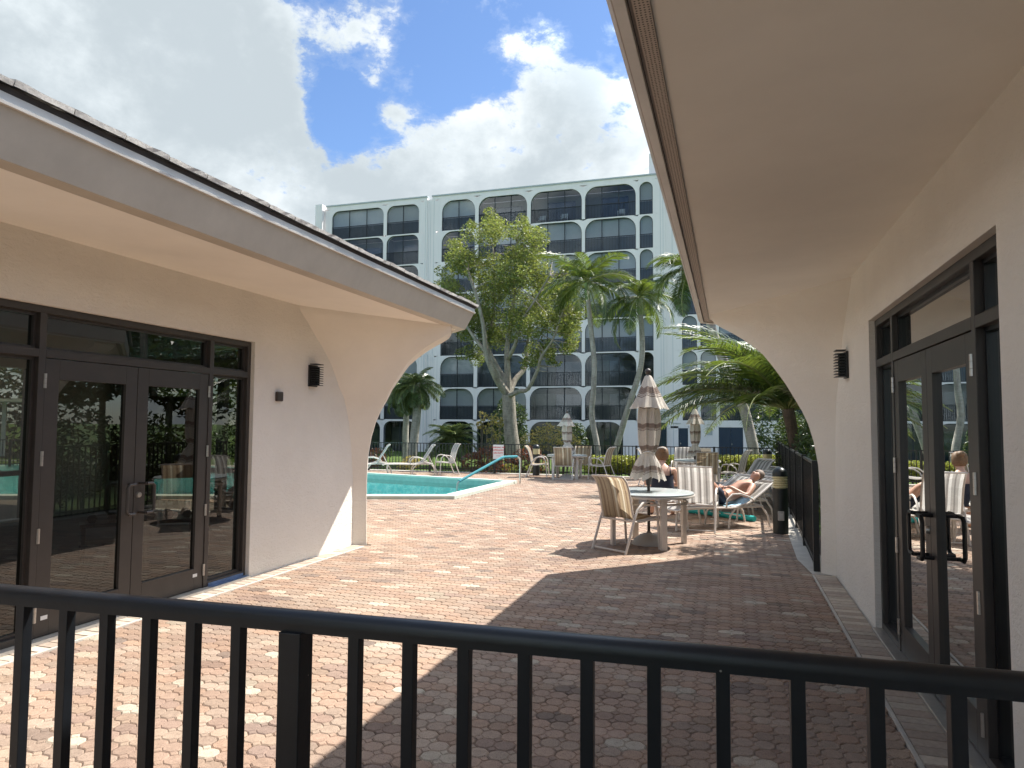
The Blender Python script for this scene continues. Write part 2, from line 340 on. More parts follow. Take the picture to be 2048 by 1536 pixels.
# ------------------------------------------------------------------ mesh helpers
class MB:
    def __init__(s): s.v = []; s.f = []; s.uv = {}; s.t = {}
    def add(s, vs, fs, tint=None):
        o = len(s.v); s.v += [tuple(v) for v in vs]
        for f in fs:
            if tint is not None: s.t[len(s.f)] = tint
            s.f.append(tuple(i+o for i in f))
    def quad(s, a, b, c, d, uv=None, tint=None):
        if uv: s.uv[len(s.f)] = uv
        s.add((a, b, c, d), ((0, 1, 2, 3),), tint)
    def box(s, x0, x1, y0, y1, z0, z1, mat=None, tint=None):
        vs = [Vector((x, y, z)) for z in (z0, z1) for y in (y0, y1) for x in (x0, x1)]
        if mat: vs = [mat @ v for v in vs]
        s.add(vs, ((0, 2, 3, 1), (4, 5, 7, 6), (0, 1, 5, 4), (2, 6, 7, 3), (0, 4, 6, 2), (1, 3, 7, 5)), tint)
    def beam(s, a, b, w, h, up=Vector((0, 0, 1))):
        a = Vector(a); b = Vector(b); d = (b-a); L_ = d.length; d.normalize()
        x = d.cross(up)
        if x.length < 1e-4: x = d.cross(Vector((0, 1, 0)))
        x.normalize(); z = x.cross(d)
        m = Matrix(((x.x, d.x, z.x, a.x), (x.y, d.y, z.y, a.y), (x.z, d.z, z.z, a.z), (0, 0, 0, 1)))
        s.box(-w/2, w/2, 0, L_, -h/2, h/2, m)
    def tube(s, pts, rad, n=6, cap=True, flat=1.):
        pts = [Vector(p) for p in pts]; rs = rad if isinstance(rad, (list, tuple)) else [rad]*len(pts)
        rings = []; ref = Vector((0, 0, 1)); prev = None
        for i, p in enumerate(pts):
            d = (pts[min(i+1, len(pts)-1)]-pts[max(i-1, 0)]).normalized()
            if prev is None:
                x = d.cross(ref)
                if x.length < .05: x = d.cross(Vector((1, 0, 0)))
                x.normalize()
            else:
                x = prev - d*prev.dot(d); x.normalize()
            prev = x; y = d.cross(x)
            rings.append([p+(x*math.cos(2*math.pi*k/n)+y*math.sin(2*math.pi*k/n)*flat)*rs[i] for k in range(n)])
        vs = [v for r in rings for v in r]; fs = []
        for i in range(len(pts)-1):
            for k in range(n):
                fs.append((i*n+k, i*n+(k+1) % n, (i+1)*n+(k+1) % n, (i+1)*n+k))
        if cap: fs.append(tuple(range(n-1, -1, -1))); fs.append(tuple((len(pts)-1)*n+k for k in range(n)))
        s.add(vs, fs)
    def lathe(s, prof, n=20, c=(0, 0, 0), fold=None):
        vs = []; fs = []
        for i, (r, z) in enumerate(prof):
            for k in range(n):
                a = 2*math.pi*k/n; q = r*(fold(a, i) if fold else 1)
                vs.append((c[0]+q*math.cos(a), c[1]+q*math.sin(a), c[2]+z))
        for i in range(len(prof)-1):
            for k in range(n): fs.append((i*n+k, i*n+(k+1) % n, (i+1)*n+(k+1) % n, (i+1)*n+k))
        s.add(vs, fs)
    def prism(s, poly, z0, z1, tint=None):
        n = len(poly); vs = [(p[0], p[1], z0) for p in poly]+[(p[0], p[1], z1) for p in poly]
        s.add(vs, [tuple(range(n-1, -1, -1)), tuple(range(n, 2*n))]+[(i, (i+1) % n, n+(i+1) % n, n+i) for i in range(n)], tint)
    def mesh(s, name, mat, smooth=False, bevel=0., recalc=True):
        me = bpy.data.meshes.new(name); me.from_pydata(s.v, [], s.f)
        if s.uv:
            ul = me.uv_layers.new(name='UVMap')
            for p in me.polygons:
                if p.index in s.uv:
                    for li, q in zip(p.loop_indices, s.uv[p.index]): ul.data[li].uv = q
        if s.t:
            ca = me.color_attributes.new('tint', 'FLOAT_COLOR', 'CORNER')
            arr = np.ones((len(me.loops), 4), dtype=np.float32)
            for p in me.polygons:
                if p.index in s.t:
                    arr[p.loop_start:p.loop_start+p.loop_total, :3] = s.t[p.index]
            ca.data.foreach_set('color', arr.ravel())
        mats = mat if isinstance(mat, (list, tuple)) else [mat]
        for k in mats: me.materials.append(k)
        if recalc and not s.uv and not s.t:
            bm = bmesh.new(); bm.from_mesh(me)
            bmesh.ops.recalc_face_normals(bm, faces=bm.faces)
            if bevel:
                ed = [e for e in bm.edges if len(e.link_faces) == 2 and e.calc_face_angle(0) > .6]
                bmesh.ops.bevel(bm, geom=ed, offset=bevel, segments=2, profile=.6, affect='EDGES', clamp_overlap=True)
            bm.to_mesh(me); bm.free()
        if smooth:
            for p in me.polygons: p.use_smooth = True
            if smooth == 'auto':
                try: me.set_sharp_from_angle(angle=R(38))
                except Exception: pass
        return me
    def build(s, name, mat, parent=None, **kw):
        o = bpy.data.objects.new(name, s.mesh(name, mat, **kw)); C.objects.link(o)
        if parent: o.parent = parent
        return o
def link(name, me, parent=None, loc=None, rot=None):
    o = bpy.data.objects.new(name, me); C.objects.link(o)
    if parent: o.parent = parent
    if loc is not None: o.location = loc
    if rot is not None: o.rotation_euler = rot
    return o
def thing(name, label, cat, loc=(0, 0, 0), rz=0, group=None):
    o = bpy.data.objects.new(name, None); C.objects.link(o); o.location = loc; o.rotation_euler = (0, 0, rz)
    o['label'] = label; o['category'] = cat
    if group: o['group'] = group
    return o
def tag(o, label, cat, group=None):
    o['label'] = label; o['category'] = cat
    if group: o['group'] = group
    return o
def struct(o): o['kind'] = 'structure'; return o
KIDS = {}
def dup(root, loc, rz, label):
    r = root.copy(); C.objects.link(r); r.location = loc; r.rotation_euler = (0, 0, rz); r['label'] = label
    for ch in list(root.children):
        c = ch.copy(); C.objects.link(c); c.parent = r
        for g in list(ch.children):
            d = g.copy(); C.objects.link(d); d.parent = c
    return r
def text_mesh(s, size, mat, name, parent, mw, align='CENTER', bold=0.):
    cu = bpy.data.curves.new(name, 'FONT'); cu.body = s; cu.size = size; cu.align_x = align; cu.align_y = 'CENTER'; cu.extrude = .001; cu.offset = bold
    cu.space_line = .95
    o = bpy.data.objects.new(name, cu); C.objects.link(o)
    dg = bpy.context.evaluated_depsgraph_get(); me = bpy.data.meshes.new_from_object(o.evaluated_get(dg))
    C.objects.unlink(o); bpy.data.objects.remove(o)
    me.materials.clear(); me.materials.append(mat)
    q = bpy.data.objects.new(name, me); C.objects.link(q); q.matrix_local = mw
    if parent: q.parent = parent
    return q
def interp(tab, x):
    tab = sorted(tab)
    if x <= tab[0][0]: return tab[0][1]
    for (a, b), (c, d) in zip(tab, tab[1:]):
        if x <= c: return b+(d-b)*(x-a)/(c-a)
    return tab[-1][1]

# ------------------------------------------------------------------ layout constants
XL, XR = -4.83, 1.10          # wall faces of the two pavilions
MID = (XL+XR)/2
WY = 8.47                     # corner of the wall
OV = 1.34                     # eaves overhang
EYV = WY+OV*math.tan(R(22.5)) # corner of the eaves
Z_W, Z_E = 3.02, 2.94         # soffit at wall and at eaves
KB = 1.0692
def fs(x, z): return (x*KB, EYE+(z-EYE)*KB)
FY = 52*KB
def gz(y): return 0. if y < 22.5 else -.70*min(1, (y-22.5)/26)

# ------------------------------------------------------------------ ground
g = MB(); ys = [22.6, 28, 34, 40, 48.5, 70, 200, 900]
for a, b in zip(ys, ys[1:]):
    g.quad((-900, a, gz(a)-.02), (900, a, gz(a)-.02), (900, b, gz(b)-.02), (-900, b, gz(b)-.02))
g.quad((-900, -300, -.06), (-26, -300, -.06), (-26, 22.6, -.06), (-900, 22.6, -.06))
g.quad((1.3, -300, -.06), (900, -300, -.06), (900, 22.6, -.06), (1.3, 22.6, -.06))
g.quad((-26, -300, -.06), (1.3, -300, -.06), (1.3, -9, -.06), (-26, -9, -.06))
struct(g.build('lawn', M['lawn']))

# pool outline (inner edge of the coping)
P_in = [Vector((-25., 7.4)), Vector((-6.03, 14.49)), Vector((-5.99, 18.64)), Vector((-10.98, 19.94)), Vector((-25., 23.4))]
P_in[4] = Vector((-25., 21.9)); 
# outer edge of the near coping
def offset_poly(poly, d):
    n = len(poly); out = []
    for i in range(n):
        a, b, c = poly[i-1], poly[i], poly[(i+1) % n]
        n1 = (b-a).normalized(); n1 = Vector((n1.y, -n1.x)); n2 = (c-b).normalized(); n2 = Vector((n2.y, -n2.x))
        k = (n1+n2); k = k/(k.length_squared)*2
        out.append(b+k*d)
    return out
P_out = offset_poly(P_in, .30)
def inside(p, poly):
    x, y = p; c = False; n = len(poly)
    for i in range(n):
        a, b = poly[i-1], poly[i]
        if (a.y > y) != (b.y > y) and x < (b.x-a.x)*(y-a.y)/(b.y-a.y)+a.x: c = not c
    return c
# deck slab with the pool left open
deck = MB(); Zs = -.012
def dq(poly): deck.add([(p[0], p[1], Zs) for p in poly], [tuple(range(len(poly)))])
Po = P_out
dq([(-26, -9), (1.3, -9), (1.3, Po[1].y), (Po[1].x, Po[1].y), (-26, Po[0].y+(Po[1].y-Po[0].y)*0)])
dq([(Po[1].x, Po[1].y), (1.3, Po[1].y), (1.3, 22.6), (Po[2].x, 22.6), (Po[2].x, Po[2].y)])
dq([(Po[2].x, Po[2].y), (Po[2].x, 22.6), (-26, 22.6), (-26, Po[4].y), (Po[3].x, Po[3].y)])
struct(deck.build('patio_slab', M['joint']))
pool = thing('swimming_pool', 'turquoise swimming pool with raised pale green coping beyond the brick patio', 'pool')
c = MB(); n = len(P_in)
for i in range(n):
    a, b = i, (i+1) % n
    for k, (q0, q1, z0, z1) in enumerate([(P_out, P_out, -.03, .07), (P_out, P_in, .07, .08), (P_in, P_in, .08, .03)]):
        c.quad((q0[a].x, q0[a].y, z0), (q0[b].x, q0[b].y, z0), (q1[b].x, q1[b].y, z1), (q1[a].x, q1[a].y, z1))
cop = c.build('coping', M['coping'], pool, bevel=.012)
c = MB()
for i in range(n):
    a, b = P_in[i], P_in[(i+1) % n]; c.quad((a.x, a.y, .03), (b.x, b.y, .03), (b.x, b.y, -.22), (a.x, a.y, -.22))
c.build('tile_band', M['pooltile'], pool)
c = MB()
for i in range(n):
    a, b = P_in[i], P_in[(i+1) % n]; c.quad((a.x, a.y, -.22), (b.x, b.y, -.22), (b.x, b.y, -1.2), (a.x, a.y, -1.2))
c.add([(p.x, p.y, -1.2) for p in P_in], [tuple(range(n))])
c.build('basin', M['caustic_plaster'], pool)
c = MB(); c.add([(p.x, p.y, -.10) for p in P_in], [tuple(range(n))]); c.build('water', M['water'], pool)

# ------------------------------------------------------------------ clay pavers: pairs of octagons with small diamonds
PP = .105; CC = .275
tones = [((.355, .262, .20), 38), ((.335, .262, .205), 26), ((.39, .315, .25), 18), ((.29, .22, .18), 8), ((.225, .178, .147), 3), ((.46, .415, .34), 6)]
def tone(rr):
    t = rr.random()*100; 
    for c_, w in tones:
        if t < w: break
        t -= w
    k = rr.uniform(.88, 1.12); j = rr.uniform(-.02, .02)
    return ((c_[0]*k+j*.4)*.91, c_[1]*k*.88, (c_[2]*k-j*.3)*.87)
def inset(poly, d):
    cx = sum(p[0] for p in poly)/len(poly); cy = sum(p[1] for p in poly)/len(poly)
    r = max(math.hypot(p[0]-cx, p[1]-cy) for p in poly); k = 1-d/(r*.86)
    return [(cx+(p[0]-cx)*k, cy+(p[1]-cy)*k) for p in poly]
oct_ = lambda ox: [(ox-.5, -.5+CC), (ox-.5+CC, -.5), (ox+.5-CC, -.5), (ox+.5, -.5+CC), (ox+.5, .5-CC), (ox+.5-CC, .5), (ox-.5+CC, .5), (ox-.5, .5-CC)]
dia_ = lambda oy: [(0, oy-CC), (CC, oy), (0, oy+CC), (-CC, oy)]
LOBES = [[(x*PP, y*PP) for x, y in q] for q in (oct_(-.5), oct_(.5), dia_(.5), dia_(-.5))]
OUTL = [(-1, -.5+CC), (-1+CC, -.5), (-CC, -.5), (0, -.5-CC), (CC, -.5), (1-CC, -.5), (1, -.5+CC), (1, .5-CC), (1-CC, .5), (CC, .5), (0, .5+CC), (-CC, .5), (-1+CC, .5), (-1, .5-CC)]
OUTL = [(x*PP*.985, y*PP*.97) for x, y in OUTL]
def paver(mb, ox, oy, z, tn, full, tilt=(0, 0)):
    zz = lambda x, y, dz: z+dz+x*tilt[0]+y*tilt[1]
    n_ = len(OUTL)
    if full:
        for q in LOBES:
            q2 = [(x*.985, y*.97) for x, y in q]
            i1 = inset(q2, .0016); i2 = inset(q2, .0062); m_ = len(q)
            vs = [(ox+x, oy+y, zz(x, y, -.0045)) for x, y in i1]+[(ox+x, oy+y, zz(x, y, 0)) for x, y in i2]
            mb.add(vs, [tuple(range(m_, 2*m_))]+[(i, (i+1) % m_, m_+(i+1) % m_, m_+i) for i in range(m_)], tn)
        vs = [(ox+x, oy+y, zz(x, y, -.0046)) for x, y in OUTL]+[(ox+x, oy+y, z-.014) for x, y in OUTL]
        mb.add(vs, [tuple(range(n_))]+[(i, n_+i, n_+(i+1) % n_, (i+1) % n_) for i in range(n_)], tn)
    else:
        k = .93
        vs = [(ox+x*k, oy+y*k, zz(x, y, 0)) for x, y in OUTL]+[(ox+x, oy+y, z-.014) for x, y in OUTL]
        mb.add(vs, [tuple(range(n_))]+[(i, n_+i, n_+(i+1) % n_, (i+1) % n_) for i in range(n_)], tn)
def blocked(x, y):
    if inside((x, y), P_out): return True
    if y < 8.5 and (x < XL+.17 or x > XR-.20): return True
    if x < XL+.2 and y < 10.9 and y < WY-(x-XL)+.25: return True
    if x > .95 and y > 8.3: return True
    return False
rr = random.Random(3); cand = []
j0, j1 = int(.5/PP), int(22.3/PP)
for j in range(j0, j1):
    y = j*PP
    xmin = -4.75 if y < 8.6 else (-14 if y > 12 else -9)
    for i in range(int(xmin/(2*PP))-1, int(1.2/(2*PP))+1):
        x = i*2*PP+(j % 2)*PP
        if x < xmin or x > 1.12 or blocked(x, y): continue
        if y > 19 and x < -14: continue
        cand.append((x, y))
vis = []
for x, y in cand:
    px, py, d = project((x, y, 0))
    if d > .3 and -20 < px < 2068 and py < 1550: vis.append((d, x, y))
vis.sort(); near = set((x, y) for d, x, y in vis[:300])
patio = thing('brick_patio', 'x', 'x'); del patio['label']; del patio['category']; patio['kind'] = 'structure'
rest = MB(); pale = set()
for (x, y) in cand:
    tn = tone(rr)
    if tn[0] > .36 and tn[2] > .25:
        if any((round(x+dx, 3), round(y+dy, 3)) in pale for dx in (-.315, -.21, -.105, 0, .105, .21, .315) for dy in (-.21, -.105, 0, .105, .21)): tn = (.34*rr.uniform(.9, 1.1), .262, .205)
        else: pale.add((round(x, 3), round(y, 3)))
    z = .0+rr.uniform(-.0012, .0014); tl = (rr.uniform(-.012, .012), rr.uniform(-.012, .012))
    if (x, y) in near:
        m1 = MB(); paver(m1, 0, 0, 0, tn, True, tl); o = m1.build('paver', M['paver'], patio, recalc=False); o.location = (x, y, z)
    else: paver(rest, x, y, z, tn, y < 10.5, tl)
o = rest.build('pavers', M['paver'], patio, recalc=False); o['kind'] = 'stuff'

# soldier course borders with a thin pale edging strip
def border(side):
    grp = MB(); sgn = 1 if side == 'L' else -1
    wx = XL+.005 if side == 'L' else XR-.005
    y = -1.
    while y < WY-.12:
        tn = random.choice([(.46, .39, .32), (.43, .355, .29), (.50, .43, .35), (.40, .32, .26)]); k = random.uniform(.85, 1.1); tn = tuple(q*k for q in tn)
        m1 = MB(); w_ = .165 if side == 'L' else .215; a, b = 0, sgn*w_
        h = random.uniform(0, .003); bw = .094
        x0, x1 = min(a, b), max(a, b)
        vs = [(x0, 0, 0), (x1, 0, 0), (x1, bw, 0), (x0, bw, 0), (x0+.004, .004, .012+h), (x1-.004, .004, .012+h), (x1-.004, bw-.004, .012+h), (x0+.004, bw-.004, .012+h)]
        m1.add(vs, [(4, 5, 6, 7), (0, 1, 5, 4), (1, 2, 6, 5), (2, 3, 7, 6), (3, 0, 4, 7)], tn)
        o = m1.build('brick', M['brick'], patio, recalc=False); o.location = (wx+sgn*.004, y, -.006); y += .1
    s_ = MB(); w_ = .172 if side == 'L' else .222
    a = wx+sgn*w_; s_.box(min(a, a+sgn*.022), max(a, a+sgn*.022), -1, WY-.1, -.012, .009)
    s_.build('edging_strip', M['conc'], patio, bevel=.003)
border('L'); border('R')
# concrete kerb strip under the right-hand fence and round the corner
s_ = MB(); s_.add([(.86, 8.42, .004), (1.06, 8.42, .004), (1.20, 15, .004), (1.38, 22.5, .004), (1.12, 22.5, .004), (.93, 15, .004), (.78, 9.3, .004)], [tuple(range(7))])
s_.build('kerb_strip', M['conc'], patio)
s_ = MB(); s_.box(-26, 1.3, 22.35, 22.62, -.03, .006); s_.build('kerb_strip', M['conc'], patio)

# ------------------------------------------------------------------ pavilions
# curves read off the left-hand pier: where it springs from the wall (z -> y) and its outer arch (z -> reach along the fin)
A_tab = [(0., 8.40), (.7, 8.39), (1.05, 8.36), (1.61, 8.26), (1.94, 8.13)]
for px_, py_ in [(681, 782.7), (670.4, 749.5), (659.6, 722.6), (649, 702), (631.7, 673), (614.5, 643), (596, 614)]:
    d = ray(px_, py_); t = XL/d.x; A_tab.append((EYE+d.z*t, d.y*t))
A_tab = sorted(A_tab)
B_tab = []
for px_, py_ in [(732.5, 1088), (733.3, 1020), (733.3, 965), (734.4, 923), (737.5, 896), (743.7, 865), (751, 840), (762.7, 815), (784, 772), (812, 729), (838, 704), (863.7, 686), (893.8, 670), (905, 661)]:
    d = ray(px_, py_); best = None
    for k in range(400):
        reach = k*.005; t = (XL+reach)/d.x; P_ = Vector((d.x*t, d.y*t, EYE+d.z*t))
        ya = interp(A_tab, P_.z); ang = R(45+4*min(1, max(0, P_.z/3)))
        e = abs(P_.y-(ya+reach*math.tan(ang)))
        if best is None or e < best[0]: best = (e, reach, P_.z)
    B_tab.append((best[2], best[1]))
B_tab = sorted(B_tab)
def frame_box(mb, mx, y0, y1, d0, d1, z0, z1):
    a, b = mx(XL-d0), mx(XL-d1); mb.box(min(a, b), max(a, b), y0, y1, z0, z1)
def pavilion(side):
    left = side == 'L'
    mx = (lambda x: x) if left else (lambda x: 2*MID-x)
    lab = ('low pavilion with grey fascia, flat roof tiles and clear see-through glass doors, keypad beside them' if left
           else 'low pavilion with a rain gutter under its eaves and dark mirror-like glass doors')
    B = thing('pavilion', lab, 'building', group='stucco pavilions facing each other across the patio')
    Y0, Y1, ZT, ZB = 3.42, 6.28, 2.49, .03
    th = .22; X0 = XL; Xi = XL-th
    w = MB()
    def wb(x0, x1, y0, y1, z0, z1):
        a, b = mx(x0), mx(x1); w.box(min(a, b), max(a, b), y0, y1, z0, z1)
    wb(Xi, X0, -8, Y0, -.02, Z_W); wb(Xi, X0, Y1, WY, -.02, Z_W); wb(Xi, X0, Y0, Y1, ZT, Z_W); wb(Xi, X0, Y0, Y1, -.02, .012)
    # canted and rear walls
    def wall_seg(p, q, openings=()):
        p = Vector((p[0], p[1], 0)); q = Vector((q[0], q[1], 0)); d = (q-p); Ln = d.length; d.normalize(); nrm = Vector((-d.y, d.x, 0))
        def piece(s0, s1, z0, z1):
            cs = [p+d*s0, p+d*s1, p+d*s1+nrm*th, p+d*s0+nrm*th]
            w.add([(mx(v.x), v.y, z) for z in (z0, z1) for v in cs], [(0, 1, 2, 3), (4, 7, 6, 5), (0, 4, 5, 1), (1, 5, 6, 2), (2, 6, 7, 3), (3, 7, 4, 0)])
        s = 0
        for (a, b, z0, z1) in openings:
            piece(s, a, -.02, Z_W); piece(a, b, -.02, z0); piece(a, b, z1, Z_W); s = b
        piece(s, Ln, -.02, Z_W)
    K1 = (XL-1.97, WY+1.97)
    wall_seg((XL, WY), K1)
    ops_n = [(.4, 3.9, .05, 2.5)] if left else ()
    ops_w = [(1.6, 6.9, .05, 2.5), (8, 15, .6, 2.5)] if left else ()
    wall_seg(K1, (-11.2, K1[1]), ops_n)
    wall_seg((-11.2, K1[1]), (-11.2, -8), ops_w)
    wall_seg((-11.2, -8), (XL, -8))
    w.build('wall', M['stucco'], B)
    # room floor, ceiling
    rp_ = [(-11, -7.8), (XL-.23, -7.8), (XL-.23, WY-.2), (XL-1.97, K1[1]-.2), (-11, K1[1]-.2)]
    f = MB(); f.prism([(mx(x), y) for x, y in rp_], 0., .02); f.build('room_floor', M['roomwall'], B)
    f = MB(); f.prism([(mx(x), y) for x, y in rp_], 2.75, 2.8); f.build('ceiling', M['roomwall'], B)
    if left:   # window posts of the rear openings
        for nm, (x, y) in {'a': (-11.1, 5.4), 'b': (-11.1, 7.2), 'c': (-11.1, 8.7), 'd': (-8.6, 10.35), 'e': (-10.2, 10.35)}.items():
            f = MB(); f.box(x-.07, x+.07, y-.07, y+.07, .05, 2.5); f.build('window_post', M['bronze'], B)
        f = MB(); f.box(-11.16, -11.04, 3.6, 8.9, .75, .83); f.box(-10.7, -7.2, 10.3, 10.4, .75, .83); f.build('window_rail', M['bronze'], B)
    # corner pier (flared arch)
    wv = Vector((XL, WY)); bis = Vector((math.cos(R(22.5)), math.sin(R(22.5))))
    def mirror(p):
        v = p-wv; return wv+2*bis*v.dot(bis)-v
    rows = []
    zs = [0, .3, .6, .9, 1.2, 1.45, 1.65, 1.8, 1.95, 2.1, 2.22, 2.34, 2.45, 2.55, 2.64, 2.72, 2.79, 2.85, 2.91, 2.955, 3.06]
    for z in zs:
        ya = interp(A_tab, z) if z > 0 else 8.40; rch = max(.12, interp(B_tab, z)); ang = R(45+4*z/3)
        Bp = Vector((XL+rch, ya+rch*math.tan(ang))); Ap = Vector((XL, ya))
        if (Bp-wv).cross(bis) < 0 if False else (Bp-wv).dot(Vector((-bis.y, bis.x))) > -.01:
            k = wv+bis*(Bp-wv).dot(bis); Bp = k+Vector((bis.y, -bis.x))*.012
        inn = Vector((XL-.05, ya)); row = []
        m_ = 6
        for i in range(m_+1): row.append(Ap.lerp(Bp, i/m_))
        row += [mirror(p) for p in reversed(row)]
        rows.append([(mx(p.x), p.y, z) for p in row])
    pm = MB(); nr = len(rows[0]); vs = [v for r_ in rows for v in r_]; fsx = []
    for i in range(len(rows)-1):
        for k in range(nr-1): fsx.append((i*nr+k, i*nr+k+1, (i+1)*nr+k+1, (i+1)*nr+k))
    pm.add(vs, fsx); o = pm.build('corner_pier', M['pier'], B, smooth='auto')
    # soffit
    ex = XL+OV; sf = MB()
    ys_ = EYV
    E2 = (XL-1.97+OV*math.tan(R(22.5)), K1[1]+OV)
    E3 = (-11.2-1.2, E2[1])
    inner = [(XL-.1, -9), (XL-.1, WY), (K1[0], K1[1]-.1), (-11.3, K1[1]-.1)]
    ie = ex-.13 if left else ex-.022
    outer = [(ie, -9), (ie, ys_-.03), (E2[0], E2[1]), E3]
    if not left: outer[1] = (ie, ys_-.02)
    for i in range(3):
        a, b, c_, d_ = inner[i], inner[i+1], outer[i+1], outer[i]
        sf.quad((mx(a[0]), a[1], Z_W), (mx(b[0]), b[1], Z_W), (mx(c_[0]), c_[1], Z_E+.004), (mx(d_[0]), d_[1], Z_E+.004))
        sf.quad((mx(a[0]), a[1], Z_W+.03), (mx(b[0]), b[1], Z_W+.03), (mx(c_[0]), c_[1], Z_E+.034), (mx(d_[0]), d_[1], Z_E+.034))
    sf.build('soffit', M['soffit'], B)
    # eaves line as a list of plan points, offset function
    ev = [Vector((ex, -9)), Vector((ex, EYV)), Vector(E2), Vector(E3)]
    def off(d):
        out = []
        for i, p in enumerate(ev):
            ns = []
            if i > 0: t = (p-ev[i-1]).normalized(); ns.append(Vector((t.y, -t.x)))
            if i < len(ev)-1: t = (ev[i+1]-p).normalized(); ns.append(Vector((t.y, -t.x)))
            k = sum(ns, Vector((0, 0)))/len(ns); k = k/k.length_squared; out.append(p+k*d)
        return out
    def profile(name, prof, mat, bev=0.):
        mb = MB(); pls = [off(d) for d, z in prof]; m_ = len(prof)
        for i in range(len(ev)-1):
            for k in range(m_):
                k2 = (k+1) % m_
                a, b = pls[k][i], pls[k][i+1]; c_, d_ = pls[k2][i+1], pls[k2][i]
                mb.quad((mx(a.x), a.y, prof[k][1]), (mx(b.x), b.y, prof[k][1]), (mx(c_.x), c_.y, prof[k2][1]), (mx(d_.x), d_.y, prof[k2][1]))
        return mb.build(name, mat, B)
    if left:
        profile('fascia', [(-.14, 2.945), (0, 2.945), (.112, 3.175), (-.14, 3.175)], M['fascia'])
        profile('drip_edge', [(.05, 3.172), (.130, 3.172), (.134, 3.186), (.120, 3.196), (.122, 3.246), (.05, 3.246)], M['drip'])
    else:
        profile('vent_strip', [(-.020, 2.934), (.034, 2.934), (.034, 2.955), (-.020, 2.955)], M['vent'])
        profile('fascia', [(.036, 2.946), (.046, 2.946), (.046, 3.2), (.036, 3.2)], M['gutterb'])
        profile('gutter', [(.05, 2.932), (.095, 2.930), (.112, 2.95), (.112, 3.2), (.105, 3.2), (.105, 2.96), (.05, 2.945)], M['gutterb'])
        profile('gutter_lip', [(.052, 2.924), (.088, 2.920), (.088, 2.928), (.052, 2.931)], M['gutterw'])
    zo = 0 if left else .04
    profile('underlay', [(-.2, 3.20), (.125, 3.234), (.138, 3.262), (-.2, 3.30)], M['felt'])
    # roof planes up to a flat crown
    sl_ = math.tan(R(19)); rf = MB(); a_ = off(.11); b_ = off(-3.4)
    for i in range(3):
        rf.quad((mx(a_[i].x), a_[i].y, 3.25), (mx(a_[i+1].x), a_[i+1].y, 3.25), (mx(b_[i+1].x), b_[i+1].y, 3.25+3.5*sl_), (mx(b_[i].x), b_[i].y, 3.25+3.5*sl_))
    rf.quad((mx(b_[0].x), b_[0].y, 3.25+3.5*sl_), (mx(b_[1].x), b_[1].y, 3.25+3.5*sl_), (mx(b_[2].x), b_[2].y, 3.25+3.5*sl_), (mx(b_[3].x-6), b_[0].y, 3.25+3.5*sl_))
    rf.build('roof', M['tile'], B)
    # tiles of the first courses, one by one
    rt = random.Random(5)
    tm = []
    for v_ in range(4):
        t = MB(); L_, T_ = .40, .030
        nx = 5
        tp = [[(-.163+.326*i/nx, y_, T_+rt.uniform(-.004, .004)) for i in range(nx+1)] for y_ in (0, .12, L_)]
        vs = [p for r_ in tp for p in r_]+[(-.163+.326*i/nx, 0+rt.uniform(-.004, .004), 0) for i in range(nx+1)]
        fz = [(r*(nx+1)+i, r*(nx+1)+i+1, (r+1)*(nx+1)+i+1, (r+1)*(nx+1)+i) for r in range(2) for i in range(nx)]
        fz += [(3*(nx+1)+i, 3*(nx+1)+i+1, i+1, i) for i in range(nx)]
        fz += [(3*(nx+1), 0, (nx+1), 2*(nx+1)), (3*(nx+1)+nx, 2*(nx+1)+nx, (nx+1)+nx, nx)]
        t.add(vs, fz); tm.append(t.mesh('tile', M['tile']))
    for si in range(2):
        p, q = off(.165)[si], off(.165)[si+1]
        d = (q-p).normalized(); nin = Vector((-d.y, d.x)); Ls = (q-p).length
        s0 = Ls-.17 if si == 0 else .17; cnt = 27 if si == 0 else int(Ls/.33)
        for crs in range(2 if si == 0 else 3):
            for k in range(cnt):
                s_ = s0-k*.332 if si == 0 else s0+k*.332
                if crs and (k == 0 or k == cnt-1) and si == 1: continue
                base = p+d*(s_+(.166 if crs == 1 else 0)*(-1 if si == 0 else 1))+nin*(crs*.29)
                zz = 3.258+crs*(.29*sl_+.012)+rt.uniform(-.004, .006)
                o = link('tile', rt.choice(tm), B, (mx(base.x), base.y, zz))
                dn = Vector((mx(nin.x)-mx(0), nin.y)); ang = math.atan2(dn.y, dn.x)-math.pi/2
                o.rotation_euler = (Matrix.Rotation(ang+rt.uniform(-.015, .015), 4, 'Z') @ Matrix.Rotation(R(17)+rt.uniform(-.01, .01), 4, 'X')).to_euler()
    # glazed entrance
    GL = M['glass'] if left else M['glassR']; BR = M['bronze']
    f = MB(); fb = lambda *a_: frame_box(f, mx, *a_)
    d0, d1 = .045, .155
    fb(Y0, Y0+.05, d0, d1, ZB, ZT-.002); fb(Y1-.05, Y1, d0, d1, ZB, ZT-.002)
    fb(Y0+.05, Y1-.05, d0, d1, ZT-.055, ZT-.002)
    fb(3.88, 3.935, d0, d1, ZB, ZT-.055); fb(5.665, 5.72, d0, d1, ZB, ZT-.055)
    fb(3.935, 5.665, d0, d1, 2.105, 2.165); fb(Y0+.05, 3.88, d0, d1, 2.105, 2.165); fb(5.72, Y1-.05, d0, d1, 2.105, 2.165)
    fb(Y0+.05, 3.88, d0, d1, ZB, ZB+.05); fb(5.72, Y1-.05, d0, d1, ZB, ZB+.05)
    f.build('window_frame', BR, B, bevel=.004)
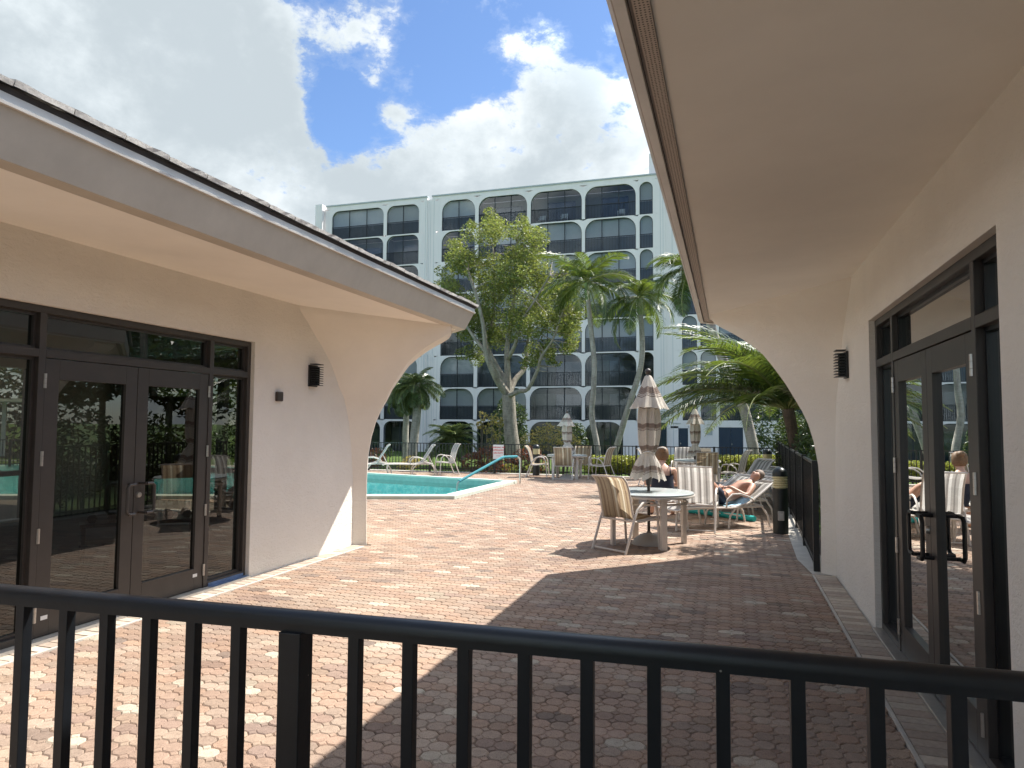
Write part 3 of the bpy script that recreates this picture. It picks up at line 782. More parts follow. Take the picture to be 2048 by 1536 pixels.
    def window(y0, y1, z0, z1, nm='window'):
        f_ = MB(); e_ = .022
        for (a0, a1, b0, b1) in ((y0, y1, z0, z0+e_), (y0, y1, z1-e_, z1), (y0, y0+e_, z0+e_, z1-e_), (y1-e_, y1, z0+e_, z1-e_)):
            frame_box(f_, mx, a0, a1, .085, .135, b0, b1)
        o_ = f_.build(nm, M['black'] if not left else BR, B)
        g_ = MB(); x_ = mx(XL-.108); g_.quad((x_, y0+e_, z0+e_), (x_, y1-e_, z0+e_), (x_, y1-e_, z1-e_), (x_, y0+e_, z1-e_)); g_.build('pane', GL, o_)
        return o_
    window(Y0+.05, 3.88, 2.165, ZT-.055); window(3.935, 5.665, 2.165, ZT-.055); window(5.72, Y1-.05, 2.165, ZT-.055)
    window(Y0+.05, 3.88, ZB+.05, 2.105); wr = window(5.72, Y1-.05, ZB+.05, 2.105)
    for k, (a, b) in enumerate(((3.94, 4.797), (4.803, 5.66))):
        f = MB(); st = .118
        fb2 = lambda *a_: frame_box(f, mx, *a_)
        fb2(a, a+st, .052, .098, .035, 2.098); fb2(b-st, b, .052, .098, .035, 2.098)
        fb2(a+st, b-st, .052, .098, 1.945, 2.098); fb2(a+st, b-st, .052, .098, .035, .235)
        D = f.build('door', BR, B, bevel=.003)
        g_ = MB(); x_ = mx(XL-.078); g_.quad((x_, a+st, .235), (x_, b-st, .235), (x_, b-st, 1.945), (x_, a+st, 1.945)); g_.build('pane', GL, D)
        hy = b-.055 if k == 0 else a+.055; sg = -1 if k == 0 else 1
        h = MB(); x0 = XL-.05; x1 = XL+.03
        hs = .10 if not left else .085
        pts = [(x0, hy, .86), (x1-.02, hy, .86), (x1, hy, .88)] if False else None
        bw_ = sg*hs
        for zz in (.85, 1.10): h.tube([(mx(x0), hy, zz), (mx(x1), hy, zz)], .012, 8)
        h.tube([(mx(x1), hy+0, .85), (mx(x1), hy+bw_*.75, .852), (mx(x1), hy+bw_, .875), (mx(x1), hy+bw_, 1.075), (mx(x1), hy+bw_*.75, 1.098), (mx(x1), hy, 1.10)], .013, 8)
        h.build('handle', M['black'] if not left else BR, D, smooth='auto')
        hy2 = a-.004 if k == 0 else b+.004
        for zz in (.205, .78, 1.35, 1.93):
            h = MB()
            for q in range(3): h.tube([(mx(XL-.043), hy2, zz-.055+q*.037), (mx(XL-.043), hy2, zz-.02+q*.037)], .011, 8)
            h.build('hinge', M['steel'], D, smooth='auto')
        if left:
            st_ = MB(); x_ = XL-.0505; yy = 5.53 if k else 3.99; st_.box(x_-.001, x_+.001, yy, yy+.055, .155, .185); st_.build('sticker', M['signwhite'], D)
        if k == 1:
            l_ = MB(); l_.lathe([(0, .02), (.022, .018), (.026, .006), (.026, 0)], 14)
            o = l_.build('lock', M['steel'], D, smooth='auto'); o.location = (mx(XL-.052), a+.045, 1.0); o.rotation_euler = (0, R(90) if left else R(-90), 0)
    th_ = MB(); frame_box(th_, mx, Y0, Y1, -.03, .16, .004, .03); th_.build('threshold', M['steel'] if not left else M['conc'], B, bevel=.005)
    if left:
        t_ = MB(); t_.box(XL-.045, XL-.038, 5.73, 6.24, .031, .062); t_.box(XL-.036, XL+.022, 5.72, 6.26, .0305, .0318); t_.build('tape_strip', M['tape'], wr)
    return B
PL = pavilion('L'); PR = pavilion('R')

# things inside the left-hand room, seen through its doors
o = MB(); o.box(-.01, .01, -.42, .42, 0, .92); cb = o.build('cardboard_panel', M['card']); tag(cb, 'blank brown panel standing inside behind the pane of the second glass door', 'board')
cb.location = (-6.1, 6.25, 1.0); cb.rotation_euler = (0, 0, R(-38))
st = thing('dumbbell_rack', 'low dark rack of dumbbells inside the room behind the glass doors', 'weight rack', (-6.75, 6.75, .02), R(-40))
o = MB(); o.box(-.16, .16, -.62, .62, .40, .44); o.box(-.16, .16, -.62, .62, .18, .21)
for sx in (-.12, .12):
    for sy in (-.58, .58): o.box(sx-.02, sx+.02, sy-.02, sy+.02, 0, .42)
o.build('shelf', M['black'], st)
for k in range(6):
    o = MB()
    for s_ in (-.07, .07): o.tube([(s_-.035, 0, 0), (s_+.035, 0, 0)], .055, 6)
    o.tube([(-.07, 0, 0), (.07, 0, 0)], .014, 6)
    d = tag(o.build('dumbbell', M['black']), ['first', 'second', 'third', 'fourth', 'fifth', 'last'][k]+' black dumbbell from the left on the low rack behind the glass doors', 'dumbbell', 'dumbbells in a row on the rack')
    v = Matrix.Rotation(R(-40), 3, 'Z') @ Vector((0, -.5+k*.2, 0)); d.location = (-6.75+v.x, 6.75+v.y, .515); d.rotation_euler = (0, 0, R(-40))
o = MB(); o.lathe([(.17*math.sin(R(a)), -.17*math.cos(R(a))) for a in range(0, 181, 15)], 20)
b = tag(o.build('exercise_ball', M['card'], smooth=True), 'round brown ball inside behind the narrow side window', 'ball'); b.location = (-6.35, 8.0, .62)
st = MB(); st.box(-.25, .25, -.25, .25, 0, .45); s2 = tag(st.build('storage_box', M['dark'], bevel=.02), 'dark box under the brown ball behind the side window', 'box'); s2.location = (-6.35, 8.0, .02)
# fixtures on the walls
def wall_lamp(x, y, z, s, lab):
    t = thing('wall_lamp', lab, 'wall light', (x, y, z), 0, 'black louvred wall lamps')
    o = MB(); o.box(min(0, s*.025), max(0, s*.025), -.085, .085, -.13, .13); o.build('back_plate', M['black'], t, bevel=.004)
    o = MB(); o.box(min(s*.026, s*.075), max(s*.026, s*.075), -.05, .05, -.115, .11); o.build('lens', M['dark'], t)
    for k in range(9):
        zz = -.115+k*.0275; o = MB()
        a, b = (s*.025, s*.115)
        vs = [(a, -.08, zz), (b, -.068, zz-.004), (b, .068, zz-.004), (a, .08, zz), (a, -.08, zz+.011), (b, -.068, zz+.004), (b, .068, zz+.004), (a, .08, zz+.011)]
        o.add(vs, [(0, 1, 2, 3), (4, 7, 6, 5), (0, 4, 5, 1), (1, 5, 6, 2), (2, 6, 7, 3)]); o.build('louver', M['black'], t)
    o = MB(); o.box(min(s*.02, s*.11), max(s*.02, s*.11), -.078, .078, .135, .145); o.build('cap', M['black'], t)
wall_lamp(XL, 7.36, 2.20, 1, 'black louvred wall lamp on the stucco beside the brown keypad box')
wall_lamp(XR, 7.38, 2.22, -1, 'black louvred wall lamp between the curved pier and the dark reflective doors')
o = MB(); o.box(0, .035, -.055, .055, -.055, .055); k_ = tag(o.build('keypad_box', painted('brown_plastic', (.045, .03, .025), .35), bevel=.012), 'small square brown access box on the stucco beside the clear glass doors', 'access control'); k_.location = (XL, 6.70, 1.925)

# ------------------------------------------------------------------ apartment block
M['blindb'] = painted('warm_grey_blind', (.47, .46, .42), .8, .03); M['blindc'] = painted('pale_blind', (.56, .56, .55), .8, .03)
frng = random.Random(17)
def facade():
    B = thing('apartment_building', 'white eight-storey apartment block with rounded arched balconies and dark railings behind the pool fence', 'building')
    FLZ = [17.44-2.565*k for k in range(7)]      # sill heights, top storey first (in the 52 m measuring plane)
    wall = MB(); TH = .35
    GZ = -.62
    def cell(x0, x1, z0, z1, ox0, ox1, oz0, oz1, r, arch=False):
        if arch: r = (ox1-ox0)/2
        n_ = 7; pts = [(ox0, oz0)]
        for i in range(n_+1):
            a = math.pi-(math.pi/2)*i/n_; pts.append((ox0+r+r*math.cos(a), oz1-r+r*math.sin(a)))
        for i in range(n_+1):
            a = math.pi/2-(math.pi/2)*i/n_; pts.append((ox1-r+r*math.cos(a), oz1-r+r*math.sin(a)))
        pts.append((ox1, oz0))
        P3 = lambda p, y: (fs(*p)[0], y, fs(*p)[1])
        m_ = len(pts); outer = []
        for i, (x, z) in enumerate(pts):
            if i == 0: outer.append((x0, z0))
            elif i == m_-1: outer.append((x1, z0))
            else:
                k = (i-1)/(m_-3)
                if k <= .3: t = k/.3; outer.append((x0, oz1-r+(z1-oz1+r)*t))
                elif k >= .7: t = (1-k)/.3; outer.append((x1, oz1-r+(z1-oz1+r)*t))
                else: t = (k-.3)/.4; outer.append((x0+(x1-x0)*t, z1))
        for i in range(m_-1):
            wall.quad(P3(outer[i], FY), P3(outer[i+1], FY), P3(pts[i+1], FY), P3(pts[i], FY))
            wall.quad(P3(pts[i], FY), P3(pts[i+1], FY), P3(pts[i+1], FY+TH), P3(pts[i], FY+TH))
        wall.quad(P3((x0, z0), FY), P3(pts[0], FY), P3(pts[-1], FY), P3((x1, z0), FY))
        wall.quad(P3(pts[0], FY), P3(pts[0], FY+TH), P3(pts[-1], FY+TH), P3(pts[-1], FY))
    def bay(ox0, ox1, oz0, oz1, panes, state, rail=True, r=.8, arch=False):
        (X0, Z0), (X1, Z1) = fs(ox0, oz0), fs(ox1, oz1)
        y = FY+.10; f = MB(); e = .035
        f.box(X0, X0+.05, y, y+.05, Z0, Z1-r*.9*KB); f.box(X1-.05, X1, y, y+.05, Z0, Z1-r*.9*KB)
        f.box(X0, X1, y, y+.05, Z0, Z0+.06)
        for i in range(1, panes):
            x = X0+(X1-X0)*i/panes; f.box(x-e, x+e, y, y+.05, Z0+.06, Z1-.02)
        if arch and not rail: pass
        f.box(X0+r*.7, X1-r*.7, y, y+.05, Z1-.07, Z1) if not arch else None
        if arch:
            cx = (X0+X1)/2; rr_ = (X1-X0)/2
            pts = [(cx-rr_*math.cos(a), y+.02, Z1-rr_+rr_*math.sin(a)) for a in [math.pi*i/12 for i in range(13)]]; f.tube(pts, .035, 4)
        else:
            for sx, x in ((1, X0), (-1, X1)):
                pts = [(x+sx*(r*KB-r*KB*math.cos(a)), y+.02, Z1-r*KB+r*KB*math.sin(a)) for a in [math.pi/2*i/6 for i in range(7)]]; f.tube(pts, .035, 4)
        win = f.build('window', M['screen'], B)
        p = MB(); p.quad((X0, y+.03, Z0), (X1, y+.03, Z0), (X1, y+.03, Z1), (X0, y+.03, Z1)); p.build('pane', M['balglass'], win)
        if rail:
            q = MB(); h = Z0+1.09*KB; n_ = int((X1-X0)/.125)
            q.box(X0, X1, y-.05, y-.01, h-.05, h); q.box(X0, X1, y-.045, y-.015, Z0+.02, Z0+.06)
            for i in range(n_+1):
                x = X0+.03+(X1-X0-.06)*i/n_; q.box(x-.014, x+.014, y-.042, y-.018, Z0+.06, h-.05)
            q.build('railing', M['screen'], win)
        if state == 'blind':
            up_ = frng.choice([0, 0, 0, 0, .25, .6]) if rail else 0
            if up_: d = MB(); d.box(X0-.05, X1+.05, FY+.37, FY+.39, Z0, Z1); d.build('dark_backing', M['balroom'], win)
            d = MB(); d.box(X0-.05, X1+.05, FY+.34, FY+.36, Z0+.02+up_, Z1+.02); d.build('blind', M[frng.choice(['blind', 'blind', 'blindb', 'blindc'])], win)
            d = MB(); d.box(X0, X1, FY+.20, FY+.22, Z0+.02, Z0+1.02*KB); d.build('kick_screen', M['screen2'], win)
        else:
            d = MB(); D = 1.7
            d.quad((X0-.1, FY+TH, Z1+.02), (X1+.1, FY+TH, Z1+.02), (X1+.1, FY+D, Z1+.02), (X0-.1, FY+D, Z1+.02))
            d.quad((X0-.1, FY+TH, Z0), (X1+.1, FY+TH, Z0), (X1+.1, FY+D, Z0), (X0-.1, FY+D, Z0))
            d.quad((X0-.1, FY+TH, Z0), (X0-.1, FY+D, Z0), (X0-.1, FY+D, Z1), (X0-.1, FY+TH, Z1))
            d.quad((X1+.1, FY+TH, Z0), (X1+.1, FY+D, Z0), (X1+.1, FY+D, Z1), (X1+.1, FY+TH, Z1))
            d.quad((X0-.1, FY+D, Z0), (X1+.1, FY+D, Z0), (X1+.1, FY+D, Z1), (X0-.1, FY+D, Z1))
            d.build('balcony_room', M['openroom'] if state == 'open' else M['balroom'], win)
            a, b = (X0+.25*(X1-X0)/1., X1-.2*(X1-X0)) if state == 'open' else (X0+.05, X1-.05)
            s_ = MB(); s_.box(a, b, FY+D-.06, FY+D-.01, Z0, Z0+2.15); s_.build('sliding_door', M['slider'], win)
            if state == 'dark' and (X1-X0) > 2.5:
                s_ = MB(); s_.box(X0+.1, X0+(X1-X0)*.42, FY+D-.16, FY+D-.1, Z0+.05, Z0+2.2); s_.build('curtain', M['curtain'], win)
    cols = {'w1': (-32.5, -27.55, 3), 'w2': (-27.25, -24.3, 2), 'b1': (-22.25, -19.36, 2), 'b2': (-19.06, -15.0, 3), 'b3': (-14.7, -10.62, 3), 'b4': (-10.37, -6.5, 3), 'b5': (-6.22, -5.24, 1),
            'n1': (-3.19, -2.14, 1), 'n2': (-1.90, -.85, 1), 'n3': (-.6, 3.4, 3), 'n4': (3.7, 7.7, 3)}
    edges = {'w1': (-33.08, -27.4), 'w2': (-27.4, -23.9), 'b1': (-22.77, -19.21), 'b2': (-19.21, -14.85), 'b3': (-14.85, -10.5), 'b4': (-10.5, -6.36), 'b5': (-6.36, -4.95),
             'n1': (-3.5, -2.02), 'n2': (-2.02, -.72), 'n3': (-.72, 3.55), 'n4': (3.55, 8.2)}
    ROWS = FLZ+[GZ]
    openset = {(0, 'b2'): 'open', (0, 'b3'): 'open', (0, 'b4'): 'open', (1, 'w1'): 'open', (1, 'w2'): 'open', (1, 'b1'): 'open', (2, 'w2'): 'dark', (2, 'w1'): 'dark', (4, 'n2'): 'dark',
               (4, 'b1'): 'dark', (4, 'b2'): 'dark', (3, 'b1'): 'dark', (5, 'b2'): 'open', (5, 'b3'): 'dark', (5, 'b4'): 'dark', (5, 'b5'): 'dark', (6, 'b3'): 'dark', (6, 'b4'): 'dark'}
    for ri, z0 in enumerate(ROWS):
        top = (z0+2.47) if ri < 7 else (FLZ[6]-.15)
        ztop = ROWS[ri-1]-.0 if ri > 0 else 20.1
        for cn, (a, b, n_) in cols.items():
            if ri == 7 and cn in ('b5', 'n1', 'n2', 'n3', 'n4'): continue
            e0, e1 = edges[cn]; arch = cn in ('b5', 'n1', 'n2')
            rad = .66 if cn in ('w1', 'w2') else .93
            bb = b
            if ri == 7 and cn == 'b4': bb = -7.5
            cell(e0, e1, z0-.0, ztop, a, bb, z0, top, rad, arch)
            st = openset.get((ri, cn), 'blind' if ri < 7 else 'dark')
            bay(a, bb, z0, top, n_, st, rail=ri < 7, r=(b-a)/2 if arch else rad, arch=arch)
    P3 = lambda x, z, y: (fs(x, z)[0], y, fs(x, z)[1])
    def slab(x0, x1, z0, z1, y0=0., y1=.35):
        (a, c), (b, d) = fs(x0, z0), fs(x1, z1); wall.box(a, b, FY+y0, FY+y1, c, d)
    # parapet, pilasters with grooves, recessed joint
    slab(-33.08, -23.55, 20.1, 20.36); slab(-23.13, 8.2, 20.1, 20.36)
    slab(-23.9, -23.55, GZ-.3, 20.1); slab(-23.13, -22.77, GZ-.3, 20.1)
    slab(-23.55, -23.13, GZ-.3, 20.17, .06)
    slab(-4.95, -4.35, GZ-.3, 20.1, .0); slab(-4.35, -4.05, GZ-.3, 20.1, .05); slab(-4.05, -3.5, GZ-.3, 20.1, .0)
    slab(-33.96, -33.30, GZ-.3, 20.55, -.35, 2.); slab(-33.30, -33.08, GZ-.3, 20.2, .12)
    slab(-6.36, -4.95, GZ-.3, FLZ[6], .0)
    wall.box(*[fs(-33.9, 0)[0], fs(8.2, 0)[0]], FY+2.0, FY+16, -1.2, fs(0, 20.1)[1])
    wall.box(fs(8.0, 0)[0], fs(8.2, 0)[0], FY, FY+2.0, -1.2, fs(0, 20.1)[1])
    # service wing wall at ground level with its doors
    sv = [(-3.5, -3.998), ]
    slab(-3.5, 8.2, 1.62, FLZ[6]); slab(-3.5, -3.5+.001, GZ, 1.62) if False else None
    for a, b in ((-2.825, -.70), (.95, 3.5)): slab(a, b, GZ-.3, 1.62)
    slab(5.1, 8.2, GZ-.3, 1.62)
    wall.build('wall', M['wallwhite'], B)
    cp = MB()
    for x0, x1 in ((-33.08, -23.55), (-23.13, 8.2)):
        a, b = fs(x0, 0)[0], fs(x1, 0)[0]; z = fs(0, 20.36)[1]; cp.box(a-.02, b+.02, FY-.07, FY+.5, z, z+.12)
    cp.build('parapet_cap', M['cap'], B)
    gv = MB()
    for x in (-23.7, -23.42, -23.27, -22.95, -4.5, -3.85, -4.7):
        a = fs(x, 0)[0]; gv.box(a-.012, a+.012, FY-.006 if x not in (-23.42, -23.27) else FY+.058, FY+.07, fs(0, -.5)[1], fs(0, 20.0)[1])
    for k in range(7):
        a = fs(-24.2+k*.28, 0)[0]; gv.box(a-.008, a+.008, FY-.004, FY+.01, fs(0, -.5)[1], fs(0, 7.3)[1])
    gv.build('groove', M['cap'], B)['kind'] = 'stuff'
    for nm, a, b, zt in (('service_door', -3.998, -2.825, 1.48), ('service_door', -.70, .95, 1.56), ('service_door', 3.5, 5.1, 1.56)):
        (X0, Z0), (X1, Z1) = fs(a, GZ), fs(b, zt); d = MB()
        d.box(X0, (X0+X1)/2-.006, FY+.03, FY+.09, Z0, Z1); d.box((X0+X1)/2+.006, X1, FY+.03, FY+.09, Z0, Z1); D = d.build(nm, M['navy'], B, bevel=.01)
        h = MB(); h.box((X0+X1)/2+.05, (X0+X1)/2+.09, FY-.02, FY+.03, Z0+1., Z0+1.12); h.build('handle', M['steel'], D)
        l = MB(); l.box(X0-.05, X1+.05, FY+.0, FY+.3, Z1, fs(0, 1.62)[1]); l.build('lintel', M['wallwhite'], D)
    (X0, Z0), (X1, Z1) = fs(-5.078, GZ), fs(-4.364, 1.86)
    d = MB(); d.box(X0, X1, FY-.04, FY-.01, Z0, Z1); D = d.build('glass_door', M['slider'], B)
    d = MB(); x = (X0+X1)/2; d.box(x-.02, x+.02, FY-.05, FY-.035, Z0, Z1); d.box(X0-.03, X0+.02, FY-.05, FY-.035, Z0, Z1); d.box(X1-.02, X1+.03, FY-.05, FY-.035, Z0, Z1); d.box(X0, X1, FY-.05, FY-.035, Z1-.04, Z1); d.build('door_frame', M['screen'], D)
    (X0, Z0), (X1, Z1) = fs(-1.534, 1.01), fs(-1.136, 1.567)
    for i in range(8):
        d = MB(); z = Z0+(Z1-Z0)*i/8; d.box(X0, X1, FY-.03, FY-.005, z, z+(Z1-Z0)/11); d.build('vent_louver', M['cap'], B)
    d = MB(); a = fs(-4.99, 2.12); d.tube([(a[0]-.35, FY-.05, a[1]), (a[0]+.85, FY-.05, a[1]), (a[0]+.85, FY-.05, a[1]+.9)], .03, 6); d.tube([(a[0]+.75, FY-.05, a[1]-.12), (a[0]+1.25, FY-.05, a[1]-.3), (a[0]+1.8, FY-.05, a[1]-.3)], .022, 6)
    d.build('conduit', M['cap'], B)
    d = MB(); (X0, Z0), (X1, Z1) = fs(-5.6, 20.3), fs(-2.0, 22.4); d.box(X0, X1, FY+1, FY+7, Z0, Z1); d.build('roof_stair_house', M['wallwhite'], B)
    return B
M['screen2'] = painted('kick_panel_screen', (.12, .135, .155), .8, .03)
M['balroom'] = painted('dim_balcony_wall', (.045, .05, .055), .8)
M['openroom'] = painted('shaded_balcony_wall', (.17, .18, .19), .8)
M['curtain'] = painted('dim_curtain', (.16, .165, .15), .9, .25, 1.5)
M['cap'] = painted('grey_metal_cap', (.42, .46, .48), .5)
APT = facade()
# balcony chairs
def balcony_chair(x, z, lab):
    X, Z = fs(x, z); t = MB()
    for sx in (-.25, .25):
        for sy in (-.22, .22): t.box(sx-.02, sx+.02, sy-.02, sy+.02, 0, .42)
    t.box(-.27, .27, -.25, .25, .42, .47); t.box(-.27, .27, .2, .25, .47, .92)
    for sx in (-.26, .26): t.box(sx-.02, sx+.02, -.22, .22, .64, .68); t.box(sx-.02, sx+.02, -.22, -.18, .47, .64)
    o = tag(t.build('balcony_chair', M['white']), lab, 'chair', 'white chairs on the top balconies'); o.location = (X, FY+.9, Z)
balcony_chair(-14.0, 17.44, 'white balcony chair, leftmost on the top balcony right of the big tree')
balcony_chair(-12.2, 17.44, 'white balcony chair near the middle of the top open balcony with a row of furniture')
balcony_chair(-7.7, 17.44, 'white balcony chair by the sliding door on the top balcony next to the narrow arches')

# ------------------------------------------------------------------ pool fence at the back and at the right
def fence(name, lab, p, q, h, sp, post_every, posts_h, pw=.02, grp=None):
    p = Vector(p); q = Vector(q); d = q-p; L_ = d.length; d.normalize(); a = math.atan2(d.y, d.x)
    F = thing(name, lab, 'fence', (p.x, p.y, 0), a)
    for zz in (.10, h-.012):
        m1 = MB(); m1.box(0, L_, -.017, .017, zz-.014, zz+.014); m1.build('rail', M['black'], F)
    pm = MB(); pm.box(-pw/2, pw/2, -pw/2, pw/2, .03, h-.02); me = pm.mesh('picket', M['black'])
    qm = MB(); qm.box(-.032, .032, -.032, .032, 0, posts_h); qme = qm.mesh('post', M['black'])
    n_ = int(L_/sp); k = 0; cnt = 0
    for i in range(n_+1):
        if i % post_every == 0: link('post', qme, F, (i*sp, 0, 0))
        else: link('picket', me, F, (i*sp, 0, 0))
fence('pool_fence', 'black picket fence along the far side of the pool in front of the hedges', (-14.6, 22.3, 0), (1.34, 22.3, 0), .99, .118, 20, 1.0)
fence('pool_fence', 'black picket fence receding from the right-hand pier past the black bollard', (.925, 8.62, 0), (1.34, 22.2, 0), 1.22, .112, 16, 1.24, .019)

# ------------------------------------------------------------------ railing close to the viewer
RA = thing('railing', 'black metal guard rail with square bars across the near edge of the patio', 'railing', (0, 1.36, 0), R(1.9))
def rl(x): return x
m1 = MB(); prof = [(-.021, -.006), (-.021, .008), (-.017, .016), (-.009, .0205), (0, .022), (.009, .0205), (.017, .016), (.021, .008), (.021, -.006), (.016, -.006), (.016, -.022), (-.016, -.022), (-.016, -.006)]
n_ = len(prof); vs = [(x, a, 1.197+z) for x in (-3.2, 1.06) for a, z in prof]
m1.add(vs, [tuple(range(n_)), tuple(range(2*n_-1, n_-1, -1))]+[(i, (i+1) % n_, n_+(i+1) % n_, n_+i) for i in range(n_)])
m1.build('top_rail', M['rail'], RA, smooth='auto')
m1 = MB(); m1.box(-3.2, 1.06, -.016, .016, .08, .115); m1.build('bottom_rail', M['rail'], RA)
pm = MB(); pm.box(-.0125, .0125, -.0125, .0125, .115, 1.176); pme = pm.mesh('bar', M['rail'], bevel=.0015)
bars = [48, 134, 215, 300, 388, 478, 712, 820, 930, 1050, 1175, 1308, 1445, 1594, 1750, 1912]
xs = []
for px_ in bars:
    v = at_y(px_, 1250, 1.36); v = at_y(px_, 1165+.0855*px_+45, 1.36+v.x*.033); xs.append(v.x/math.cos(R(1.9)))
for x in xs: link('bar', pme, RA, (x, 0, 0))
st_ = (xs[5]-xs[0])/5
for k in range(1, 10): link('bar', pme, RA, (xs[0]-k*st_, 0, 0))
for k in range(1, 5): link('bar', pme, RA, (xs[-1]+k*.124, 0, 0))
m1 = MB(); m1.box(-.026, .026, -.026, .026, 0, 1.176); v = at_y(595, 1260, 1.345); m1.build('post', M['rail'], RA, bevel=.002).location = (v.x+.006, 0, 0)

# ------------------------------------------------------------------ patio furniture
def uvsheet(mb, L0, L1, ulo=0, uhi=1):
    """sheet between two polylines, u across, v along"""
    n_ = len(L0)-1
    for i in range(n_):
        mb.quad(L0[i], L1[i], L1[i+1], L0[i+1], uv=[(ulo, i/n_), (uhi, i/n_), (uhi, (i+1)/n_), (ulo, (i+1)/n_)])
def sling(mb, path, w, sag=.02, nu=6):
    for k in range(nu):
        u0_, u1_ = k/nu, (k+1)/nu
        s0 = 1-(2*u0_-1)**2; s1 = 1-(2*u1_-1)**2
        nrm = []
        for i in range(len(path)):
            a = path[max(i-1, 0)]; b = path[min(i+1, len(path)-1)]; t = Vector((b[0]-a[0], b[1]-a[1])).normalized(); nrm.append((-t.y, t.x))
        La = [(-w/2+w*u0_, p[0]-nn[0]*sag*s0, p[1]-nn[1]*sag*s0) for p, nn in zip(path, nrm)]
        Lb = [(-w/2+w*u1_, p[0]-nn[0]*sag*s1, p[1]-nn[1]*sag*s1) for p, nn in zip(path, nrm)]
        uvsheet(mb, La, Lb, u0_, u1_)
def make_chair(name, lab, mat, top=.97):
    t = thing(name, lab, 'chair', (0, 0, 0))
    w = .50; back = [(-.17, .42), (-.20, .52), (-.225, .64), (-.26, .78), (-.31, .90), (-.37, top-.01), (-.395, top)]
    seat = [(.27, .405), (.25, .425), (.12, .415), (-.02, .40), (-.12, .40), (-.17, .42)]
    for sx in (-1, 1):
        x = sx*(w/2+.012); m = MB(); m.tube([(x, p[0], p[1]) for p in back], .014, 6); m.tube([(x, p[0], p[1]) for p in seat], .013, 6); m.build('sling_rail', M['frame'], t, smooth='auto')
        x = sx*(w/2+.038); m = MB()
        m.tube([(x, -.36, .0), (x, -.27, .22), (x, -.20, .40), (x, -.13, .54), (x, -.03, .62), (x, .10, .64), (x, .20, .62), (x, .255, .55), (x, .28, .40), (x, .31, .0)], .0165, 8); m.build('leg', M['frame'], t, smooth='auto')
        m = MB(); m.tube([(x, -.20, .40), (x, -.08, .385), (x, .12, .40), (x, .28, .42)], .012, 6); m.build('side_rail', M['frame'], t, smooth='auto')
    m = MB(); m.tube([(-w/2, back[-1][0], back[-1][1]), (w/2, back[-1][0], back[-1][1])], .013, 6); m.build('cross_bar', M['frame'], t, smooth='auto')
    m = MB(); m.tube([(-w/2-.03, -.19, .40), (w/2+.03, -.19, .40)], .013, 6); m.build('cross_bar', M['frame'], t, smooth='auto')
    m = MB(); m.tube([(-w/2-.03, .27, .39), (w/2+.03, .27, .39)], .013, 6); m.build('cross_bar', M['frame'], t, smooth='auto')
    m = MB(); m.tube([(-w/2-.04, -.34, .03), (w/2+.04, -.34, .03)], .013, 6); m.build('cross_bar', M['frame'], t, smooth='auto')
    m = MB(); sling(m, back, w); m.build('back_sling', mat, t, recalc=False, smooth=True)
    m = MB(); sling(m, seat, w); m.build('seat_sling', mat, t, recalc=False, smooth=True)
    return t
CH = make_chair('sling_chair', 'tan striped sling chair with its back to the viewer at the nearest umbrella table', M['sling'])
CH['group'] = 'striped sling armchairs on the patio'
v1, v2 = Vector((-1.665, 9.302)), Vector((-1.175, 8.979))
dd = Vector((-(v2-v1).y, (v2-v1).x)).normalized(); m_ = (v1+v2)/2+dd*.27-Vector((.03, .0))
CH.location = (m_.x, m_.y, 0); CH.rotation_euler = (0, 0, math.atan2(dd.y, dd.x)-math.pi/2)
def chair(x, y, rz, lab): return dup(CH, (x, y, 0), R(rz), lab)
chair(-4.77, 20.75, 4, 'brown striped sling chair backing onto the viewer at the far table by the hedge')
chair(-5.75, 21.35, -82, 'pale sling chair seen side-on between the far table and a bollard')
chair(-3.75, 21.35, 78, 'pale sling chair at the right end of the far table by the green hedge')
chair(-4.5, 22.0, 180, 'sling chair on the hedge side of the far table, mostly hidden by the table')
G2 = make_chair('sling_chair', 'pale grey striped high-back sling chair beside the lying man, turned away from the viewer', M['sling2'], 1.0)
G2['group'] = 'striped sling armchairs on the patio'; G2.location = (-.49, 11.50, 0); G2.rotation_euler = (0, 0, R(-3))
dup(G2, (-8.78, 21.15, 0), R(130), 'grey striped sling armchair standing alone between the loungers and the warning sign')
chair(-.55, 18.6, 4, 'tan striped sling chair in front of the no diving board, back to the viewer')
dup(G2, (-1.25, 20.4, 0), R(176), 'grey striped sling chair behind the table of the third umbrella')
dup(G2, (.12, 19.3, 0), R(72), 'grey sling chair to the right of the third umbrella table, facing it')
dup(G2, (-1.95, 19.2, 0), R(-70), 'sling chair left of the third umbrella table, partly behind the seated woman')

def make_table(lab):
    t = thing('patio_table', lab, 'table')
    m = MB(); m.lathe([(0, .722), (.60, .722), (.612, .715), (.612, .70), (.60, .695), (0, .695)], 40); m.build('tabletop', M['frosted'], t, smooth='auto')
    m = MB(); m.lathe([(.585, .694), (.618, .694), (.622, .68), (.618, .665), (.585, .665), (.585, .694)], 40); m.build('rim', M['frame'], t, smooth='auto')
    m = MB(); m.lathe([(.50, .60), (.53, .60), (.53, .575), (.50, .575), (.50, .60)], 40); m.build('lower_ring', M['frame'], t, smooth='auto')
    for k in range(4):
        a = R(-62+90*k); m = MB(); mt = Matrix.Translation((.515*math.cos(a), .515*math.sin(a), 0)) @ Matrix.Rotation(a, 4, 'Z'); m.box(-.026, .026, -.042, .042, 0, .665, mt); m.build('leg', M['frame'], t, bevel=.006)
    return t
M['frosted'] = painted('frosted_tabletop', (.36, .39, .385), .22, .04)
T1 = make_table('round patio table with the large closed umbrella standing in it, nearest the viewer'); T1['group'] = 'round umbrella tables'
T1.location = (-1.07, 9.84, 0)
T2 = dup(T1, (-4.80, 21.25, 0), R(20), 'round patio table by the hedge with four chairs and a small closed umbrella')
